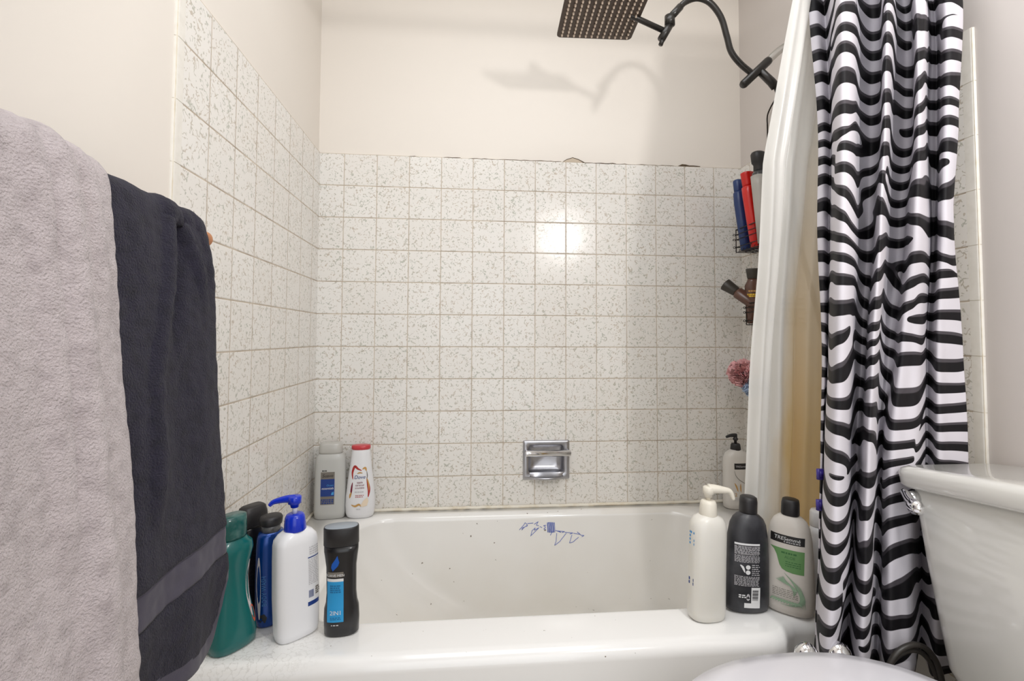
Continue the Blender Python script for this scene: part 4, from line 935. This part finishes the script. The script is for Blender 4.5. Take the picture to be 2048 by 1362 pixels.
def towel(name, label, y0, y1, off, zfront, zback, base, m, band=None, bottom=None, wr=0.004, seed=0.0, pile=0, pilecol=None, pl=0.004, ridges=()):
    """y0: far end, y1: near end (y1<y0). Drapes over the rail: back layer, top, front layer."""
    def fx(z):  # front face distance from the wall
        return lerp_tab([(0.40,0.128),(0.52,0.126),(0.64,0.130),(0.85,0.114),(1.02,0.100),(1.13,0.090),(1.172,0.083)], z) + off
    t = thing(name, label, 'towel', (0, 0, 0))
    rt = 0.018 + off; cz = 1.150; ny = int(abs(y1 - y0) / 0.0045)
    bz = lambda y: zback
    path = []
    for k in range(60): path.append(('b', zback + (cz - zback)*k/60))
    for k in range(15): path.append(('t', PI - PI*k/14))
    for k in range(1, 221): path.append(('f', k / 220))
    vs = []; cols = []
    for y_i in range(ny + 1):
        y = y0 + (y1 - y0)*y_i/ny
        zb = bottom(y) if bottom else zfront
        for kind, val in path:
            if kind == 'b': x = 0.066 - rt*0.9 - 0.006*(1 - (val - zback)/(cz - zback)); z = val
            elif kind == 't': x = 0.066 + (rt*1.0)*math.cos(val); z = cz + (rt + 0.006)*math.sin(val)
            else:
                z = cz + (zfront - cz)*val
                if bottom and z < 0.645: z = 0.645 - (0.645 - z)/(0.645 - zfront)*(0.645 - zb)
                x = fx(z) - (fx(cz) - 0.066 - rt)*max(0, 1 - val*14)
            # broad folds falling from the rail + small unevenness
            w = 0.0
            if kind != 'b':
                d = max(0, (cz + 0.03 - z))
                w = wr*math.sin((y + 0.05*math.sin(z*3 + seed))*48 + seed*3 + d*2.5)*min(1, 0.5 + d*3) + 0.006*noise.noise(Vector((y*12 + seed, z*7, seed)))
                w += 0.0016*noise.noise(Vector((y*70, z*70, seed)))
                for amp, wd, line in ridges:
                    zz = z if kind == 'f' else cz + 0.03
                    if line[0][0] <= zz <= line[-1][0]:
                        fade = min(1, (zz - line[0][0])/0.06)
                        w += amp*fade*math.exp(-((y - lerp_tab(line, zz))/wd)**2)
                if kind == 't': w *= 0.5 + 0.5*max(0, math.cos(val))
            ex = x + w
            if band and kind == 'f' and band[0] < z < band[1]: ex -= 0.0025
            # rounded selvedge at both ends
            e = min(abs(y - y0), abs(y - y1)); 
            sh_ = 0.005*(1 - e/0.008)**2 if e < 0.008 else 0.0
            if kind == 'f': ex -= sh_
            if kind == 't': ex = 0.066 + (rt + w - sh_)*math.cos(val); z = cz + (rt + 0.006 + w*0.7 - sh_)*math.sin(val)
            vs.append((max(ex, 0.004), y, z))
    n = len(path); b = B()
    fs = []; mi = []
    for i in range(ny):
        for k in range(n - 1):
            fs.append((i*n+k, i*n+k+1, (i+1)*n+k+1, (i+1)*n+k))
    b.add(vs, fs)
    o = b.build('towel_cloth', m if isinstance(m, list) else [m], t)
    if band:
        for p_ in o.data.polygons:
            c = p_.center
            if c.x > 0.075 and (band[0] < c.z < band[1] or (bottom and c.z < bottom(c.y) + 0.022)): p_.material_index = 1
    sl = o.modifiers.new('thick', 'SOLIDIFY'); sl.thickness = 0.008; sl.offset = -1
    if pile:
        # terry pile: short tufts standing off the front and over the top
        o.data.calc_loop_triangles(); rnd = random.Random(11)
        pv = []; pf = []
        polys = [p_ for p_ in o.data.polygons if p_.center.x > 0.05 and p_.material_index == 0 and p_.center.z > 0.3]
        me = o.data
        for _ in range(pile):
            p_ = polys[rnd.randrange(len(polys))]
            a, c, d, e = [me.vertices[i].co for i in p_.vertices]
            u, v = rnd.random(), rnd.random()
            q = (a*(1-u) + c*u)*(1-v) + (e*(1-u) + d*u)*v
            nrm = p_.normal if p_.normal.x > 0 or p_.normal.z > 0 else -p_.normal
            tip = q + (nrm + Vector((rnd.uniform(-.7,.7), rnd.uniform(-1.0,1.0), rnd.uniform(-1.1,0.6))))*pl*rnd.uniform(0.6, 1.2)
            side = Vector((rnd.uniform(-1,1), rnd.uniform(-1,1), rnd.uniform(-1,1))).normalized()*0.0011
            k = len(pv); pv += [q - side, q + side, tip + side*0.5, tip - side*0.5]; pf.append((k, k+1, k+2, k+3))
        b = B(); b.add(pv, pf); pp = b.build('terry_pile', pilecol, t); pp['kind'] = 'stuff'
    return t
dark1 = towel_mat('charcoal_terry', rgb(32,29,46), rgb(17,15,28), 0.05); dband = mat('charcoal_woven_band', rgb(66,62,76), 0.8, sheen=0.1, bump=(300, 0.2, 0.001))
def dark_bottom(y):
    d = max(0, -0.903 - y)          # rounded hanging corner at the far end
    return 0.535 + 0.10*max(0, 1 - d/0.045)**2.2 + 0.22*max(0, d - 0.07)
towel('bath_towel', 'charcoal grey towel with a smooth woven band hanging at the end of the rail', -0.902, -1.155, 0.0, 0.55, 0.50, 0, [dark1, dband], band=(0.655, 0.702), bottom=dark_bottom, wr=0.003, seed=1.7, pile=70000, pilecol=dark1, pl=0.0028,
      ridges=((0.010,0.010,[(0.75,-1.082),(0.93,-1.068),(1.06,-1.030),(1.20,-1.000)]), (0.009,0.008,[(1.02,-0.940),(1.10,-0.958),(1.20,-0.995)]), (0.004,0.007,[(1.03,-0.914),(1.12,-0.922),(1.20,-0.938)]), (-0.007,0.012,[(0.95,-1.02),(1.20,-0.970)])))
light1 = towel_mat('light_grey_terry', rgb(190,179,180), rgb(160,149,150))
towel('bath_towel', 'light grey fluffy towel in the left foreground overlapping the charcoal one', -1.128, -1.50, 0.011, 0.30, 0.42, 0, light1, wr=0.004, seed=4.1, pile=130000, pilecol=light1, pl=0.0038,
      ridges=((0.012,0.012,[(0.2,-1.165),(0.7,-1.185),(1.25,-1.215)]), (0.009,0.010,[(0.75,-1.215),(1.25,-1.240)]), (-0.003,0.016,[(0.3,-1.20),(1.2,-1.230)]), (0.006,0.009,[(1.0,-1.160),(1.25,-1.175)])))

# ------------------------------------------------------------------ toilet
toi = thing('toilet', 'white toilet with closed lid and grey white tank on the right wall', 'toilet', (1.02, -1.10, 0))
def tl(p): return (p[0] - 1.02, p[1] + 1.10, p[2])
b = B()           # bowl and foot
def egg(cx, hx0, hx1, hy, z, n=48):
    out = []
    for k in range(n):
        a = 2*PI*k/n; c = math.cos(a); s = math.sin(a)
        out.append((cx + (hx1 if c > 0 else hx0)*math.copysign(abs(c)**0.9, c), hy*math.copysign(abs(s)**0.9, s), z))
    return out
b.loft([egg(0.07,0.20,0.20,0.105,0.0), egg(0.07,0.19,0.20,0.10,0.06), egg(0.06,0.18,0.20,0.11,0.18), egg(0.03,0.22,0.22,0.15,0.28), egg(0.0,0.245,0.235,0.178,0.36), egg(0.0,0.25,0.24,0.183,0.400), egg(0.0,0.24,0.23,0.175,0.416)])
b.box(0.17, 0.44, -0.13, 0.13, 0.20, 0.392)
b.build('bowl', M['toilet'], toi)
b = B(); b.loft([egg(0.02,0.265,0.205,0.186,0.4160), egg(0.02,0.270,0.210,0.189,0.4220), egg(0.02,0.270,0.210,0.189,0.4350), egg(0.02,0.265,0.206,0.185,0.4400)]); b.build('seat', M['lid'], toi)
b = B(); b.loft([egg(0.02,0.268,0.208,0.187,0.4410), egg(0.02,0.272,0.211,0.190,0.4470), egg(0.02,0.272,0.211,0.190,0.4600), egg(0.02,0.264,0.205,0.184,0.4690), egg(0.02,0.235,0.182,0.160,0.4735), egg(0.02,0.15,0.12,0.10,0.4750)]); b.build('toilet_lid', M['lid'], toi)
# tank, leaning a little
tk_rot = (math.radians(-6.0), 0, 0)
piv = (1.395, -0.868, 0.720)
tank = B()
def tk(x0, x1, y0, y1, r, z): return [(x - piv[0], y - piv[1], zz - piv[2]) for x, y, zz in rrect(x0, x1, y0, y1, r, z, 6)]
tank.loft([tk(1.345,1.478,-1.292,-0.906,0.04,0.385), tk(1.318,1.484,-1.312,-0.884,0.045,0.400), tk(1.310,1.486,-1.318,-0.877,0.04,0.430), tk(1.303,1.488,-1.325,-0.872,0.03,0.60), tk(1.300,1.488,-1.328,-0.870,0.026,0.722)])
tank_o = tank.build('tank', M['toilet'], toi, tl(piv), tk_rot)
b = B()
b.loft([tk(1.292,1.490,-1.336,-0.858,0.028,0.722), tk(1.287,1.490,-1.340,-0.853,0.030,0.728), tk(1.286,1.490,-1.341,-0.852,0.030,0.748), tk(1.289,1.490,-1.338,-0.855,0.030,0.755), tk(1.296,1.488,-1.330,-0.862,0.028,0.7585)])
b.build('tank_lid', M['toilet'], toi, tl(piv), tk_rot)
lev_o = B(); q = lambda x, y, z: (x - 1.300, y + 0.880, z - 0.705)
lev_o.tube([q(1.301,-0.886,0.708), q(1.286,-0.886,0.708)], [0.012,0.010], 16)
lev_o.tube(catmull([q(1.288,-0.876,0.716), q(1.283,-0.886,0.714), q(1.274,-0.902,0.708), q(1.268,-0.918,0.704)], 5), [0.0055 + 0.0003*i for i in range(16)], 14)
lev_o.ball(q(1.267,-0.920,0.7035), 0.0142, 24, 14, 0, (0.8, 1.0, 0.95))
lev_o.build('flush_lever', M['chrome'], toi, tl((1.300,-0.880,0.705)))['label'] = 'chrome flush lever with a round end'

# small chrome stand between lid and tub
st = thing('chrome_stand', 'small chrome stand with two rounded knobs between the toilet lid and tub', 'stand', (1.118, -0.883, 0))
for x, z in ((-0.028, 0.438), (0.033, 0.436)):
    b = B(); b.loft([srect(x,0,r,r*0.8,28,2,zz) for zz, r in ((z-0.004,0.019),(z,0.0205),(z+0.004,0.0205),(z+0.012,0.0185),(z+0.020,0.012),(z+0.0245,0.005))]); b.build('knob', M['chrome'], st)
    b = B(); b.tube([(x,0,0.008),(x,0,z-0.003)], 0.006, 14); b.build('post', M['chrome'], st)
b = B(); b.loft([rrect(-0.050, 0.056, -0.012, 0.012, 0.006, z, 4) for z in (0.426, 0.432)]); b.build('cross_plate', M['chrome'], st)
b = B(); b.loft([rrect(-0.055, 0.061, -0.030, 0.030, 0.015, z, 4) for z in (0.0, 0.008)]); b.build('foot_plate', M['chrome'], st)
# dark hose loop below the tank
hose = B()
for dy, dz, r in ((0.0, 0.0, 0.0052), (0.006, -0.013, 0.0045)):
    hose.tube(catmull([(1.205,-0.868+dy,0.0+r),(1.215,-0.868+dy,0.15),(1.236,-0.868+dy,0.33),(1.262,-0.868+dy,0.412+dz),(1.298,-0.868+dy,0.438+dz),(1.332,-0.868+dy,0.430+dz),(1.352,-0.872+dy,0.392+dz),(1.362,-0.874+dy,0.30),(1.366,-0.874+dy,0.15),(1.368,-0.874+dy,0.0+r)], 7), r, 10)
tag(hose.build('supply_hose', mat('dark_rubber', rgb(58,54,50), 0.4)), 'dark rubber hose loop under the toilet tank by the curtain hem', 'hose')

# ------------------------------------------------------------------ key and added fill lights
cl = thing('added_ceiling_fill', 'round white disc added on the ceiling for the fill light', 'lamp', (0.70, -1.18, CEIL))
b = B(); b.loft([srect(0,0,r,r,40,2,z) for z, r in ((-0.002,0.17),(-0.020,0.17),(-0.024,0.165))]); b.build('added_base', M['rodwhite'], cl)  # added unseen disc that goes with the overhead fill
def area(name, loc_, rot, sx, sy, power, col):
    l_ = bpy.data.lights.new(name, 'AREA'); l_.shape = 'RECTANGLE'; l_.size = sx; l_.size_y = sy; l_.energy = power; l_.color = col
    o = bpy.data.objects.new(name, l_); COL.objects.link(o); o.location = loc_; o.rotation_euler = rot; return o
area('ceiling_fill_area', (0.70, -1.18, CEIL - 0.03), (0, 0, 0), 1.0, 1.1, 12.0, (0.935, 0.965, 1.0))  # added overhead fill, far wider than its disc
area('rear_fill', (0.60, YB + 0.03, 1.15), (PI/2, 0, 0), 1.1, 1.9, 8.0, (0.86, 0.93, 1.0))  # added fill behind the camera; the front wall has no opening
# key spot placed from the cast shadows, in an added wall fitting
LP = Vector((1.18, -1.75, 1.70)); AIM = (Vector((0.85, 0.0, 0.80)) - LP).normalized()
sco = thing('key_spot_fitting', 'added lamp fitting for the key spot on the right wall above the toilet', 'lamp', (W, -1.75, 1.85))
o_ = Vector((W, -1.75, 1.85))
b = B(); b.tube([(-0.001,0,0),(-0.02,0,0)], 0.05, 28); b.tube([Vector(p_) for p_ in ((-0.02,0,0), (-0.20,0,0.02))] + [LP - AIM*0.10 - o_], 0.008, 12); b.build('added_arm', M['rodwhite'], sco)
b = B(); b.tube([LP - AIM*t_ - o_ for t_ in (0.10, 0.095, 0.03, -0.002)], [0.012, 0.03, 0.055, 0.06], 28, 0, False); b.build('added_shade', M['rodwhite'], sco)
sl_ = bpy.data.lights.new('key_spot', 'SPOT'); sl_.energy = 22.5; sl_.color = (1.0, 0.975, 0.96); sl_.shadow_soft_size = 0.045; sl_.spot_size = math.radians(112); sl_.spot_blend = 0.35
so_ = bpy.data.objects.new('key_spot', sl_); COL.objects.link(so_); so_.location = LP; so_.rotation_euler = AIM.to_track_quat('-Z', 'Y').to_euler()

w = bpy.data.worlds.new('World'); sc.world = w; w.use_nodes = True
w.node_tree.nodes['Background'].inputs[0].default_value = (0.9, 0.92, 1.0, 1); w.node_tree.nodes['Background'].inputs[1].default_value = 0.3

# ------------------------------------------------------------------ camera
yaw, pitch, roll = 0.0916, 0.0404, 0.0046
cy, sy = math.cos(yaw), math.sin(yaw); cp, sp = math.cos(pitch), math.sin(pitch)
f = Vector((sy*cp, cy*cp, sp)); r = Vector((cy, -sy, 0)); u = r.cross(f)
r2_ = r*math.cos(roll) + u*math.sin(roll); u2_ = -r*math.sin(roll) + u*math.cos(roll)
cam = bpy.data.cameras.new('camera'); co = bpy.data.objects.new('camera', cam); COL.objects.link(co)
mw = Matrix.Identity(4)
for i in range(3): mw[i][0] = r2_[i]; mw[i][1] = u2_[i]; mw[i][2] = -f[i]
mw[0][3], mw[1][3], mw[2][3] = 0.4939, -1.7185, 0.991
co.matrix_world = mw
cam.sensor_fit = 'HORIZONTAL'; cam.sensor_width = 36.0; cam.lens = 994.11 / 2048 * 36.0
cam.shift_x = 3.28 / 2048; cam.shift_y = -46.6 / 2048; cam.clip_start = 0.02
sc.camera = co
vs_ = sc.view_settings
vs_.view_transform = 'Standard'; vs_.look = 'None'; vs_.gamma = 1.0; vs_.use_curve_mapping = False; vs_.exposure = 0.19
sc.cycles.max_bounces = 8; sc.cycles.diffuse_bounces = 5
sc.cycles.use_denoising = True
